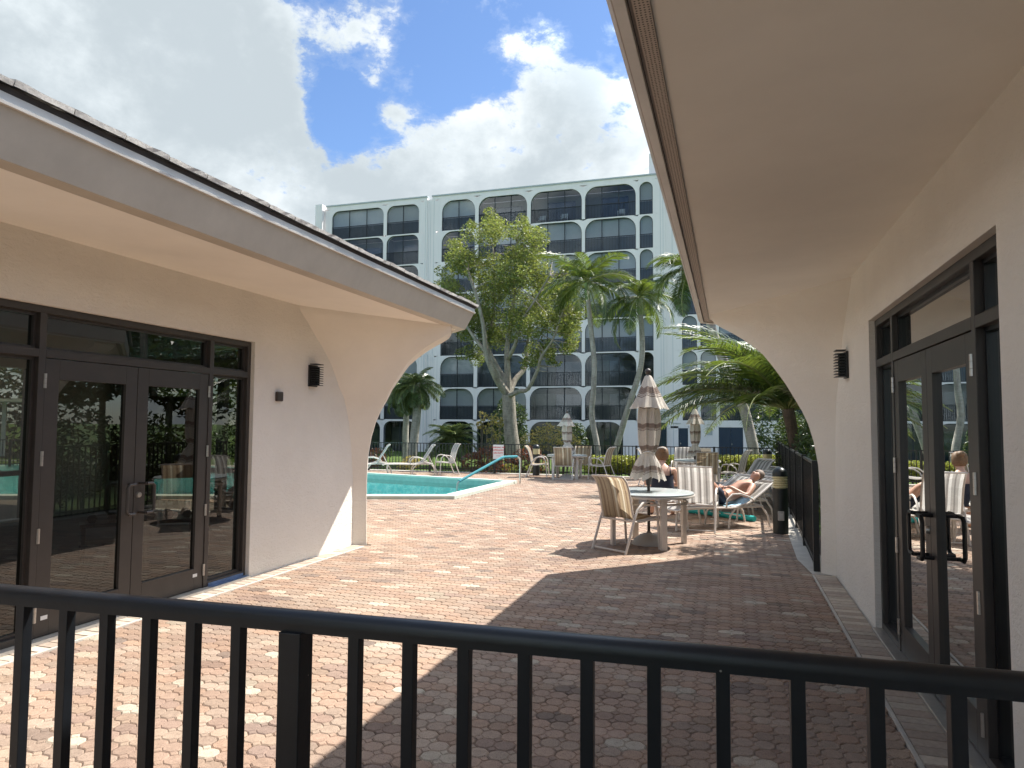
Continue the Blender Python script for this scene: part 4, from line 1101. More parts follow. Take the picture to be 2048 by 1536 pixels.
T3 = dup(T1, (-.83, 19.55, 0), R(40), 'round patio table behind the seated woman, in front of the no diving board')

def make_umbrella(lab, seed, H=2.40, tall=1.):
    t = thing('umbrella', lab, 'umbrella'); rr_ = random.Random(seed)
    m = MB(); m.lathe([(0, .17), (.03, .17), (.032, .155), (.12, .13), (.20, .07), (.235, .02), (.235, 0), (0, 0)], 28); m.build('base', M['base'], t, smooth='auto')
    m = MB(); m.tube([(0, 0, .15), (0, 0, H-.02)], .021, 10); m.build('pole', M['umbpole'], t, smooth='auto')
    m = MB(); m.lathe([(0, H-.1), (.014, H-.1), (.014, H-.065), (.036, H-.05), (.044, H-.02), (.036, H+.01), (0, H+.024)], 16); m.build('finial', M['umbpole'], t, smooth=True)
    m = MB(); m.lathe([(.022, .80), (.035, .82), (.045, .88), (.046, .95), (.038, 1.0), (.022, 1.01)], 14); m.tube([(0, 0, .95), (-.07, -.03, .955), (-.16, -.06, .965)], .009, 6); m.build('crank', M['umbpole'], t, smooth='auto')
    # canvas: gathered body tied near the bottom, with a vent cap on top
    def cloth(prof, nf, amp, ph, n_=96, drop=0., name='canopy', vsc=1.):
        mb = MB(); fa = [rr_.uniform(.55, 1.35) for _ in range(nf+1)]; fd = [rr_.uniform(.4, 1.5) for _ in range(nf+1)]; rings = []
        tot = sum(math.hypot(prof[i+1][0]-prof[i][0], prof[i+1][1]-prof[i][1]) for i in range(len(prof)-1)); acc = 0; vv = []
        for i, (r, z) in enumerate(prof):
            if i: acc += math.hypot(prof[i][0]-prof[i-1][0], prof[i][1]-prof[i-1][1])
            vv.append(acc)
            am = amp[i]; ring = []
            for k in range(n_):
                a = 2*math.pi*k/n_; tri = abs(((a*nf/(2*math.pi)+ph) % 1)*2-1)*2-1
                w_ = tri*.75+.25*math.sin(a*nf*2+ph*9+i*.35)
                fi_ = int((a*nf/(2*math.pi)+ph) % nf)
                q = r*(1+am*w_*fa[fi_]+.09*math.sin(a*3+i*.35+ph*7)*min(1, i/4))
                ring.append((q*math.cos(a), q*math.sin(a), z-drop*fd[fi_]*(tri*.5+.5)*(i/(len(prof)-1))**2+.008*math.sin(a*5+i*.6)))
            rings.append(ring)
        for i in range(len(prof)-1):
            for k in range(n_):
                k2 = (k+1) % n_
                def cv(kk, ii):
                    a = kk/n_; tri = abs(((a*nf+ph) % 1)*2-1); return (a, vv[ii]*vsc+.03*tri)
                mb.quad(rings[i][k], rings[i][k2], rings[i+1][k2], rings[i+1][k], uv=[cv(k, i), cv(k+1, i), cv(k+1, i+1), cv(k, i+1)])
        return mb.build(name, M['canopy'], t, recalc=False, smooth=True)
    z = H-.09
    body = [(.06, z-.25), (.11, z-.36), (.135, z-.48), (.142, z-.60), (.14, z-.72), (.135, z-.84), (.125, z-.94), (.105, z-1.01), (.085, z-1.05), (.10, z-1.09), (.135, z-1.15), (.165, z-1.22), (.19, z-1.30), (.215, z-1.385)]
    cloth(body, 8, [.1, .14, .16, .17, .17, .16, .14, .1, .06, .12, .2, .26, .30, .34], rr_.random(), drop=.05, vsc=1.6)
    capp = [(.02, z+.015), (.05, z-.005), (.075, z-.06), (.115, z-.16), (.155, z-.26), (.20, z-.36), (.235, z-.43)]
    cloth(capp, 8, [.0, .05, .09, .13, .17, .22, .28], rr_.random(), drop=.03, name='vent_cap')
    m = MB(); m.tube([(.092*math.cos(a), .092*math.sin(a), z-1.05+.01*math.sin(3*a)) for a in [2*math.pi*i/24 for i in range(25)]], .008, 5, cap=False)
    m.tube([(.09, 0, z-1.04), (.13, -.01, z-.99), (.20, -.01, z-.98), (.24, 0, z-1.0)], .007, 5); m.build('tie', M['signwhite'], t, smooth='auto')
    return t
U1 = make_umbrella('large striped brown and cream umbrella tied shut, nearest the viewer', 1); U1['group'] = 'closed striped umbrellas'
U1.location = (-1.07, 9.84, 0)
U2 = dup(U1, (-4.80, 21.25, 0), R(60), 'small-looking closed striped umbrella at the far table by the hedge'); U2.scale = (1, 1, .86)
U3 = dup(U1, (-.88, 19.55, 0), R(130), 'closed striped umbrella partly behind the feathery palm fronds'); U3.scale = (.9, .9, .9) 

def make_lounger(name, lab, mat, ang=28, arms=True):
    t = thing(name, lab, 'sun lounger', group='striped sun loungers'); w = .58; zs_ = .34
    ca, sa = math.cos(R(ang)), math.sin(R(ang)); hb = .74
    seat = [(-.98, zs_-.03), (-.93, zs_), (-.5, zs_+.005), (0, zs_-.01), (.25, zs_)]
    back = [(.25, zs_), (.25+.3*hb*ca, zs_+.3*hb*sa-.005), (.25+.6*hb*ca, zs_+.6*hb*sa), (.25+.9*hb*ca, zs_+.9*hb*sa+.02), (.25+hb*ca+.03, zs_+hb*sa+.005)]
    for sx in (-1, 1):
        y = sx*(w/2+.015)
        m = MB(); m.tube([(p[0], y, p[1]) for p in seat]+[(.62, y, zs_-.005)], .019, 7); m.build('side_rail', M['frame'], t, smooth='auto')
        m = MB(); m.tube([(p[0], y, p[1]) for p in back], .019, 7); m.build('back_rail', M['frame'], t, smooth='auto')
        m = MB(); m.tube([(-.80, y, 0), (-.84, y, .2), (-.82, y, zs_)], .017, 7); m.build('leg', M['frame'], t, smooth='auto')
        m = MB(); m.tube([(-.05, y, 0), (-.02, y, .2), (.10, y, .34), (.35, y, .40), (.60, y, .34), (.72, y, .18), (.76, y, 0)], .017, 7); m.build('leg', M['frame'], t, smooth='auto')
        if arms:
            m = MB(); y2 = sx*(w/2+.05); m.tube([(-.12, y2, .33), (-.10, y2, .46), (.0, y2, .545), (.16, y2, .55), (.32, y2, .50), (.42, y2, .44)], .015, 7); m.build('arm', M['frame'], t, smooth='auto')
    m = MB(); m.tube([(back[-1][0], -w/2, back[-1][1]), (back[-1][0], w/2, back[-1][1])], .016, 6); m.build('cross_bar', M['frame'], t, smooth='auto')
    m = MB(); m.tube([(seat[0][0], -w/2, seat[0][1]), (seat[0][0], w/2, seat[0][1])], .016, 6); m.build('cross_bar', M['frame'], t, smooth='auto')
    m = MB(); m.tube([(.62, -w/2, zs_-.02), (.25+.5*hb*ca, -w/2+.03, zs_+.5*hb*sa)], .010, 5); m.build('cross_bar', M['frame'], t, smooth='auto')
    m = MB(); m.tube([(.62, w/2, zs_-.02), (.25+.5*hb*ca, w/2-.03, zs_+.5*hb*sa)], .010, 5); m.build('cross_bar', M['frame'], t, smooth='auto')
    m = MB(); m.tube([(.05, -w/2, .08), (.05, w/2, .08)], .012, 5); m.build('cross_bar', M['frame'], t, smooth='auto')
    for nm, path in (('seat_sling', seat), ('back_sling', back)):
        m = MB(); nu = 6
        for k in range(nu):
            a, b = k/nu, (k+1)/nu; sa_, sb_ = .02*(1-(2*a-1)**2), .02*(1-(2*b-1)**2)
            uvsheet(m, [(p[0], -w/2+w*a, p[1]-sa_) for p in path], [(p[0], -w/2+w*b, p[1]-sb_) for p in path], a, b)
        m.build(nm, mat, t, recalc=False, smooth=True)
    return t
LA = make_lounger('sun_lounger', 'nearest lounger on the right, with the bare-chested man lying on it', M['sling2'], 30)
LA.location = (-.17, 11.96, 0); LA.rotation_euler = (0, 0, R(38))
def lounger(src, x, y, rz, lab): return dup(src, (x, y, 0), R(rz), lab)
lounger(LA, -.38, 13.25, 37, 'lounger the woman in the dark top is sitting on, behind that of the lying man')
lounger(LA, -.05, 12.95, 40, 'empty lounger close behind the lying man, its frame catching the sun')
LB = make_lounger('sun_lounger', 'lounger with the steepest raised back in the right-hand row, in front of the far bollard', M['sling2'], 52); LB.location = (.12, 15.5, 0); LB.rotation_euler = (0, 0, R(30))
lounger(LA, .05, 13.8, 36, 'empty lounger third from the front in the right-hand row')
lounger(LA, .10, 14.65, 38, 'empty lounger just in front of the steeply raised one')
lounger(LA, .15, 16.6, 35, 'last empty lounger of the right-hand row, nearest the far fence')
LC = make_lounger('sun_lounger', 'striped lounger with raised back beside the pool, cut off by the curved pier', M['sling2'], 56); LC.location = (-11.3, 20.55, 0); LC.rotation_euler = (0, 0, R(30))
lounger(LC, -9.9, 21.0, 30, 'striped lounger with raised back at the far pool edge, next to the lone armchair')

def bollard(x, y, lab, plate=False):
    t = thing('bollard_light', lab, 'bollard', (x, y, 0), 0, 'black bollard lights'); r = .112
    m = MB(); m.lathe([(0, 0), (r, 0), (r, .68), (0, .68)], 24); m.build('column', M['bollard'], t, smooth='auto')
    for k in range(5):
        m = MB(); z = .69+k*.036; m.lathe([(r-.022, z), (r-.004, z+.004), (r, z+.014), (r-.004, z+.026), (r-.022, z+.032)], 24); m.build('lens_ring', M['lensy'], t, smooth=True)
    m = MB(); m.lathe([(0, .68), (r-.03, .68), (r-.03, .87), (0, .87)], 20); m.build('lamp_core', M['lensy'], t, smooth='auto')
    m = MB(); m.lathe([(0, .868), (r, .868), (r, .90)]+[(r*math.cos(R(a)), .90+.105*math.sin(R(a))) for a in (15, 30, 45, 60, 75, 89.9)], 24); m.build('dome_cap', M['bollard'], t, smooth='auto')
    if plate:
        m = MB(); m.box(-.045, .045, -r-.012, -r+.02, .205, .345); o = m.build('outlet_cover', M['base'], t, bevel=.006); m = MB(); m.box(-.024, .024, -r-.02, -r-.012, .235, .315); m.build('socket', M['steel'], t, bevel=.003)
bollard(.738, 11.50, 'large black bollard light with amber louvred lens and a socket plate by the right-hand fence', True)
bollard(1.0, 20.6, 'black bollard light beyond the loungers near the corner of the far fence')
bollard(-5.98, 21.95, 'black bollard light beside the left chair of the far table')

# pool hand rail with a teal sleeve
HR = thing('pool_handrail', 'bent metal grab rail with a teal sleeve at the pool corner', 'handrail')
a = Vector((-5.56, 18.72, 0)); b = Vector((-6.55, 16.62, -.05)); dr = (b-a); dr.z = 0; dr.normalize()
top = [a, a+Vector((0, 0, .66)), a+Vector((0, 0, .72))+dr*.05, a+Vector((0, 0, .755))+dr*.14]
sl_pts = [a+Vector((0, 0, .755))+dr*.14, a+Vector((0, 0, .755))+dr*.66, a+Vector((0, 0, .73))+dr*.78, b+Vector((0, 0, .24))]
low = [b+Vector((0, 0, .24)), b+Vector((0, 0, .19))+dr*.05, b+dr*.07+Vector((0, 0, .12)), b+dr*.07+Vector((0, 0, -.2))]
m = MB(); m.tube(top, .024, 8); m.build('tube', M['steel'], HR, smooth='auto')
m = MB(); m.tube(low, .024, 8); m.build('tube', M['steel'], HR, smooth='auto')
m = MB(); m.tube(sl_pts, .036, 8); m.build('sleeve', M['tealsl'] if 'tealsl' in M else painted('teal_sleeve', (.012, .19, .23), .6), HR, smooth='auto')

def sign(name, lab, x, y, z, w, h, rz, board, lines):
    t = thing(name, lab, 'sign', (x, y, z), rz)
    m = MB(); m.box(-w/2, w/2, -.004, .004, -h/2, h/2); m.build('board', board, t)
    for s_, size, zz, mt, bold in lines:
        text_mesh(s_, size, mt, 'lettering', t, Matrix.Translation((0, -.006, zz)) @ Matrix.Rotation(R(90), 4, 'X'), bold=bold)
    return t
sg = at_y(996, 904, 22.2)
sign('warning_sign', 'white sign with red lettering fixed to the far fence, above the teal handrail', sg.x, 22.24, sg.z, .37, .48, 0, M['signwhite'],
     [('WARNING NO', .068, .15, M['signred'], .0018), ('LIFEGUARD', .072, .06, M['signred'], .0018), ('ON DUTY', .074, -.035, M['signred'], .0018), ('NO DIVING', .028, -.13, M['signred'], 0)])
sg = at_y(1411, 911, 22.2)
sign('no_diving_board', 'cream board lettered in brown behind the third umbrella table', sg.x, 22.24, sg.z-.02, .32, .48, 0, M['signcream'],
     [('NO', .13, .10, M['signbrown'], .002), ('DIVING', .085, -.04, M['signbrown'], .002)])

# noodle and towel
o = MB(); q0, q1 = Vector((-.72, 13.55, .05)), Vector((.40, 12.72, .05)); o.tube([q0, q0.lerp(q1, .3)+Vector((0, .05, .0)), q0.lerp(q1, .6)+Vector((0, .03, 0)), q1], .05, 12)
tag(o.build('pool_noodle', M['teal'], smooth='auto'), 'teal foam pool noodle lying on the pavers under the loungers', 'pool toy')
o = MB(); nx_, ny_ = 7, 6
gp = [[None]*(ny_+1) for _ in range(nx_+1)]
for i in range(nx_+1):
    for j in range(ny_+1):
        x = -.08+i*.075; yy = -.24+j*.085
        z = .345+.012*math.sin(i*1.7+j)+.006*math.sin(j*3.1)
        if x > .25: z = .34+math.tan(R(30))*(x-.25)+.022+.01*math.sin(i*2.1+j)
        gp[i][j] = (x, yy-.05, z)
for i in range(nx_):
    for j in range(ny_): o.quad(gp[i][j], gp[i+1][j], gp[i+1][j+1], gp[i][j+1])
tw = tag(o.build('towel', M['bluecloth'], smooth=True), 'pale blue towel spread under the lying man on the nearest lounger', 'towel'); tw.location = (-.17, 11.96, .006); tw.rotation_euler = (0, 0, R(38))

# ------------------------------------------------------------------ people
def body(name, joints, edges, mat, parent=None, sub=2, loc=(0, 0, 0)):
    me = bpy.data.meshes.new(name); names = list(joints)
    me.from_pydata([joints[k][0] for k in names], [(names.index(a), names.index(b)) for a, b in edges], [])
    o = bpy.data.objects.new(name, me); C.objects.link(o)
    md = o.modifiers.new('skin', 'SKIN'); md.use_smooth_shade = True; md.branch_smoothing = .6
    for i, k in enumerate(names):
        r = joints[k][1]; r = (r, r) if not isinstance(r, tuple) else r
        me.skin_vertices[0].data[i].radius = r; me.skin_vertices[0].data[i].use_root = (i == 0)
    s_ = o.modifiers.new('sub', 'SUBSURF'); s_.levels = sub; s_.render_levels = sub
    dg = bpy.context.evaluated_depsgraph_get(); m2 = bpy.data.meshes.new_from_object(o.evaluated_get(dg))
    C.objects.unlink(o); bpy.data.objects.remove(o)
    m2.materials.clear(); m2.materials.append(mat)
    for p in m2.polygons: p.use_smooth = True
    q = bpy.data.objects.new(name, m2); C.objects.link(q)
    if parent: q.parent = parent
    q.location = loc; return q
def hand(j, e, side, wrist, d, up):
    """five short finger chains joined into the palm"""
    w = Vector(wrist); d = Vector(d).normalized(); up = Vector(up).normalized(); s = d.cross(up)
    palm = w+d*.065; j['palm'+side] = (tuple(palm), (.034, .018)); e.append(('wrist'+side, 'palm'+side))
    for k, (o_, L_) in enumerate(((-.03, .062), (-.01, .074), (.01, .070), (.03, .056))):
        a = palm+s*o_+d*.035; b = a+d*L_*.55-up*.006; c = b+d*L_*.5-up*.022
        for nm, p, r in ((f'k{k}{side}', a, .010), (f'm{k}{side}', b, .009), (f't{k}{side}', c, .0075)): j[nm] = (tuple(p), r)
        e += [('palm'+side, f'k{k}{side}'), (f'k{k}{side}', f'm{k}{side}'), (f'm{k}{side}', f't{k}{side}')]
    a = palm-d*.02-s*.04; b = a-s*.02+d*.035; j['th0'+side] = (tuple(a), .012); j['th1'+side] = (tuple(b), .0095)
    e += [('palm'+side, 'th0'+side), ('th0'+side, 'th1'+side)]

# woman sitting on the edge of a lounger, seen from behind (local: +y forward, seat at z 0)
wo = thing('person', 'person seen from behind in a dark strap top, brown hair pinned up, seated', 'person', (-1.13, 12.62, .36), R(6)); wo.scale = (1.16, 1.1, 1.06)
J = {'pelvis': ((0, 0, .09), (.165, .125)), 'belly': ((0, -.01, .22), (.150, .115)), 'chest': ((0, .02, .38), (.150, .112)), 'upper': ((0, .045, .47), (.15, .09)), 'neck0': ((0, .085, .535), (.062, .06)), 'neck1': ((0, .13, .59), .052),
     'head0': ((0, .165, .65), (.070, .082)), 'head1': ((0, .175, .72), (.072, .088)), 'head2': ((0, .17, .77), (.05, .06)), 'nose': ((0, .262, .672), .014)}
E_ = [('pelvis', 'belly'), ('belly', 'chest'), ('chest', 'upper'), ('upper', 'neck0'), ('neck0', 'neck1'), ('neck1', 'head0'), ('head0', 'head1'), ('head1', 'head2'), ('head0', 'nose')]
for s, S in ((-1, 'L'), (1, 'R')):
    J.update({'sh'+S: ((s*.165, .055, .465), .064), 'el'+S: ((s*.245, .10, .22), .045), 'wrist'+S: ((s*.13, .33, .20), .027), 'ear'+S: ((s*.082, .16, .672), .014),
              'hip'+S: ((s*.10, .06, .07), .098), 'knee'+S: ((s*.15, .47, .08), .062), 'ank'+S: ((s*.16, .50, -.29), .036), 'toe'+S: ((s*.17, .64, -.335), .028)})
    E_ += [('upper', 'sh'+S), ('sh'+S, 'el'+S), ('el'+S, 'wrist'+S), ('pelvis', 'hip'+S), ('hip'+S, 'knee'+S), ('knee'+S, 'ank'+S), ('ank'+S, 'toe'+S), ('head0', 'ear'+S)]
    hand(J, E_, S, (s*.13, .33, .20), (-s*.5, .8, -.1), (0, 0, 1))
body('body', J, E_, M['skin'], wo)
# dark top: lathe-like shell hugging the torso, with straps
m = MB(); prof = [(.045, .176, .140), (.12, .176, .139), (.20, .165, .131), (.28, .160, .127), (.35, .163, .125), (.385, .165, .123)]
n_ = 28; vs = []
for z, rx, ry in prof:
    for k in range(n_):
        a = 2*math.pi*k/n_; vs.append((rx*math.cos(a)*1.03, (0 if z < .3 else .02)+ry*math.sin(a)*1.06, z+(.012*math.sin(a) if z > .37 else 0)))
m.add(vs, [(i*n_+k, i*n_+(k+1) % n_, (i+1)*n_+(k+1) % n_, (i+1)*n_+k) for i in range(len(prof)-1) for k in range(n_)])
m.build('top', M['swim'], wo, smooth=True)
for s in (-1, 1):
    m = MB(); m.tube([(s*.115, -.10, .375), (s*.115, -.075, .45), (s*.11, .0, .535), (s*.105, .08, .545), (s*.10, .15, .46), (s*.10, .15, .38)], .009, 6); m.build('strap', M['swim'], wo, smooth=True)
m = MB(); hp = [(0, .155), (.05, .15), (.082, .12), (.096, .07), (.099, .02), (.092, -.03), (.07, -.065), (.04, -.08)]
m.lathe(hp, 22, (0, .155, .685), fold=lambda a, i: 1+.05*math.sin(a*9+i)+.03*math.sin(a*17)-(.34 if 1.0 < (a % (2*math.pi)) < 2.1 and i > 2 else 0))
m.lathe([(0, .05), (.035, .042), (.055, .01), (.05, -.03), (.02, -.05)], 14, (.0, .075, .80), fold=lambda a, i: 1+.1*math.sin(a*6+i*1.3))
m.build('hair', M['hair'], wo, smooth=True)

# man lying on his back, head to the right (local: +x towards head, z 0 = seat)
ma = thing('person', 'bare-chested man lying on his back with one knee raised on the nearest lounger', 'person', (-.17, 11.96, .345), R(38))
sa, ca = math.sin(R(30)), math.cos(R(30))
def bk(s_, up, y): return (.25+s_*ca-up*sa, y, s_*sa+up*ca)
J = {'pelvis': ((.10, 0, .12), (.12, .155)), 'belly': (bk(.10, .125, 0), (.115, .155)), 'chest': (bk(.30, .135, 0), (.118, .165)), 'upper': (bk(.42, .13, 0), (.10, .16)), 'neck0': (bk(.52, .115, 0), .062), 'neck1': (bk(.57, .12, 0), .058),
     'head0': (bk(.64, .135, 0), (.082, .074)), 'head1': (bk(.71, .14, 0), (.088, .076)), 'head2': (bk(.76, .13, 0), (.06, .058)), 'nose': (bk(.655, .235, 0), .016), 'chin': (bk(.60, .20, 0), .022)}
E_ = [('pelvis', 'belly'), ('belly', 'chest'), ('chest', 'upper'), ('upper', 'neck0'), ('neck0', 'neck1'), ('neck1', 'head0'), ('head0', 'head1'), ('head1', 'head2'), ('head0', 'nose'), ('head0', 'chin')]
for s, S, kz in ((-1, 'L', .46), (1, 'R', .50)):
    J.update({'sh'+S: (bk(.41, .125, s*.185), .062), 'el'+S: (bk(.14, .10, s*.285), .046), 'wrist'+S: ((.12, s*.13, .30), .029), 'ear'+S: (bk(.66, .13, s*.086), .015),
              'hip'+S: ((-.02, s*.10, .13), .092), 'knee'+S: ((-.36, s*.12, kz), .066), 'ank'+S: ((-.52, s*.12, .09), .042), 'toe'+S: ((-.70, s*.13, .045), .033)})
    E_ += [('upper', 'sh'+S), ('sh'+S, 'el'+S), ('el'+S, 'wrist'+S), ('pelvis', 'hip'+S), ('hip'+S, 'knee'+S), ('knee'+S, 'ank'+S), ('ank'+S, 'toe'+S), ('head0', 'ear'+S)]
    hand(J, E_, S, (.12, s*.13, .30), (-.5, -s*.8, -.1), (0, 0, 1))
body('body', J, E_, M['skin2'], ma)
J = {'w': ((.13, 0, .125), (.130, .170)), 'p': ((.06, 0, .125), (.13, .168))}; E_ = [('w', 'p')]
for s, S, kz in ((-1, 'L', .46), (1, 'R', .50)):
    J.update({'h'+S: ((-.03, s*.10, .135), .108), 't'+S: ((-.20, s*.11, .135+(kz-.13)*.5), .09)}); E_ += [('p', 'h'+S), ('h'+S, 't'+S)]
body('shorts', J, E_, M['swim'], ma)
m = MB(); c_ = bk(.725, .125, 0); m.lathe([(0, .092), (.05, .08), (.078, .045), (.09, .0), (.082, -.03)], 18, (0, 0, 0)); o = m.build('hair', painted('greying_hair', (.20, .15, .12), .7, .2, 50), ma, smooth=True)
o.location = c_; o.rotation_euler = (0, R(72), 0)

# ------------------------------------------------------------------ vegetation
def tvar(r, lo=.7, hi=1.25):
    k = r.uniform(lo, hi); return (k*r.uniform(.92, 1.1), k, k*r.uniform(.8, 1.1))
def leaf_cloud(mb, r, c, rad, n, size, tlo=.7, thi=1.25, flat=1., bias=.55, tri=False):
    for _ in range(n):
        while True:
            v = Vector((r.uniform(-1, 1), r.uniform(-1, 1), r.uniform(-1, 1)))
            if .001 < v.length <= 1: break
        v = v.normalized()*(v.length**bias)
        p = Vector(c)+Vector((v.x*rad[0], v.y*rad[1], v.z*rad[2]))
        a = Vector((r.gauss(0, 1), r.gauss(0, 1), r.gauss(0, .6)*flat)).normalized(); b = a.cross(Vector((r.gauss(0, 1), r.gauss(0, 1), r.gauss(0, 1)))).normalized()
        s_ = size*r.uniform(.6, 1.3); w_ = s_*.42
        t = tvar(r, tlo, thi); fold = b.cross(a)*w_*.3
        mb.add([p-a*s_*.5, p+b*w_*.5+fold, p+a*s_*.5, p-b*w_*.5+fold], [(0, 1, 2), (0, 2, 3)], t)
def limb(mb, pts, r0, r1, n=8):
    k = len(pts)-1
    # smooth the path a little
    P = [Vector(p) for p in pts]; out = []
    for i in range(k):
        a = P[max(i-1, 0)]; b = P[i]; c_ = P[i+1]; d_ = P[min(i+2, k)]
        for t in (0, .33, .66):
            out.append(.5*((2*b)+(c_-a)*t+(2*a-5*b+4*c_-d_)*t*t+(3*b-a-3*c_+d_)*t**3))
    out.append(P[-1]); m_ = len(out)
    mb.tube(out, [r0+(r1-r0)*(i/(m_-1))**.85 for i in range(m_)], n)
    return out

# the big broad-leaved tree
r = random.Random(11); Y = 30
T = thing('broadleaf_tree', 'tall broad-leaved tree with a forking pale trunk in front of the apartment block', 'tree', (0, 0, 0))
tb = MB(); q = lambda x, y, dy=0: at_y(x, y, Y+dy)
base = q(1028, 925); fork = q(1017, 790)
limb(tb, [base-Vector((0, 0, .3)), q(1026, 900), q(1020, 850), fork], .36, .30, 12)
paths = [([fork, q(1000, 768, -.4), q(985, 740, -.8), q(972, 705, -1), q(968, 660, -1.2), q(955, 600, -1.5), q(935, 540, -1.6)], .21, .05),
         ([fork, q(1010, 760, .3), q(995, 735, .5), q(975, 690, .6), q(985, 640, .8), q(990, 560, .9), q(985, 490, 1)], .16, .04),
         ([fork, q(1016, 760, 0), q(1014, 720, 0), q(1015, 680, .1), q(1025, 620, .2), q(1030, 540, .3), q(1035, 480, .2)], .19, .05),
         ([fork, q(1030, 760, .5), q(1050, 735, 1), q(1054, 700, 1.2), q(1062, 640, 1.3), q(1085, 570, 1.5)], .16, .04),
         ([fork, q(1022, 790, -.3), q(1040, 782, -.6), q(1056, 778, -.8), q(1075, 740, -1), q(1082, 715, -1.2), q(1105, 680, -1.4), q(1120, 640, -1.5)], .13, .035),
         ([q(1014, 720, 0), q(1030, 690, -.6), q(1040, 650, -1), q(1070, 600, -1.2), q(1100, 550, -1.2)], .11, .03),
         ([q(972, 705, -1), q(945, 670, -1.2), q(920, 630, -1.2), q(905, 590, -1)], .09, .03)]
tips = []
for p_, a, b in paths: tips += limb(tb, p_, a, b)[8:]
tw_ = MB()
clumps = [(955, 480, 46), (1000, 480, 50), (1045, 475, 45), (920, 530, 46), (975, 545, 62), (1035, 545, 62), (1085, 545, 44), (905, 590, 44), (950, 610, 62), (1015, 610, 66), (1080, 600, 58), (1130, 590, 42),
          (900, 640, 34), (945, 660, 50), (1000, 665, 48), (1060, 655, 56), (1115, 640, 50), (1148, 620, 30), (1130, 690, 30), (1090, 700, 34), (930, 698, 34), (1065, 705, 28), (1140, 655, 28), (890, 560, 26), (1060, 500, 34),
          (985, 455, 26), (1055, 452, 24), (940, 455, 18), (1078, 480, 20), (915, 497, 24), (1150, 575, 24), (1105, 725, 14), (945, 715, 18), (1020, 520, 44), (1125, 545, 18)]
lf = MB()
for (px_, py_, rp) in clumps:
    c_ = q(px_, py_, r.uniform(-1.6, 1.6)); rad = rp*Y/FPX*1.07
    for sub_ in range(5):
        o_ = Vector((r.gauss(0, .5), r.gauss(0, .8), r.gauss(0, .5)))*rad*.72
        leaf_cloud(lf, r, c_+o_, (rad*.5, rad*.75, rad*.42), int(320*(rp/45)**2), .130, .5, 1.25, bias=.75)
    for k in range(5):
        e = c_+Vector((r.gauss(0, 1), r.gauss(0, 1), r.gauss(0, 1)))*rad*.6
        a = min(tips, key=lambda t_: (t_-e).length)
        if (a-e).length > 1.3: continue
        tw_.tube([a, a.lerp(e, .5)+Vector((0, 0, r.uniform(-.1, .15))), e], [.028, .018, .006], 4)
tb.build('trunk', M['bark'], T, smooth='auto'); o = tw_.build('twigs', M['bark'], T); o['kind'] = 'stuff'
lf.build('crown', M['leaf_tree'], T, recalc=False)

# feather palms
def frond_mesh(r, L_, droop, n=34, ll=.5, lw=.035, mat='leaf_palm', twist=0., up=.0, hang=.5):
    """frond along +x, starting horizontal and drooping"""
    mb = MB(); st_ = MB(); P = []; a0 = up
    p = Vector((0, 0, 0)); seg = L_/18
    for i in range(19):
        P.append(p.copy()); t = i/18; ang = a0-droop*(t**1.35); p = p+Vector((math.cos(ang), .0, math.sin(ang)))*seg
    for k in range(n):
        t = .10+.89*k/n; fi = t*18; i = min(17, int(fi)); b = P[i].lerp(P[i+1], fi-i); d = (P[i+1]-P[i]).normalized()
        l_ = ll*(math.sin(math.pi*min(1, t*.86+.16))**.7)*r.uniform(.85, 1.1); nrm = Vector((-d.z, 0, d.x))
        for s in (-1, 1):
            side = Vector((0, s, 0)); v = (side*.86+d*.52+nrm*(.30-r.uniform(0, .25))).normalized()
            m1 = b+v*l_*.5; v2 = (v-Vector((0, 0, hang))+d*.1).normalized(); m2 = m1+v2*l_*.32; v3 = (v2-Vector((0, 0, hang*.9))).normalized(); m3 = m2+v3*l_*.28
            w = d*lw*.5*r.uniform(.8, 1.2)+nrm*lw*.15; tn = tvar(r, .5, 1.5)
            mb.add([b-w*.5, b+w*.5, m1+w, m1-w, m2+w*.75, m2-w*.75, m3], [(0, 1, 2, 3), (3, 2, 4, 5), (5, 4, 6)], tn)
    st_.tube(P, [.028*(1-.85*i/18)+.003 for i in range(19)], 5)
    return mb.mesh('frond', M[mat], recalc=False), st_.mesh('rachis', M['petiole'])
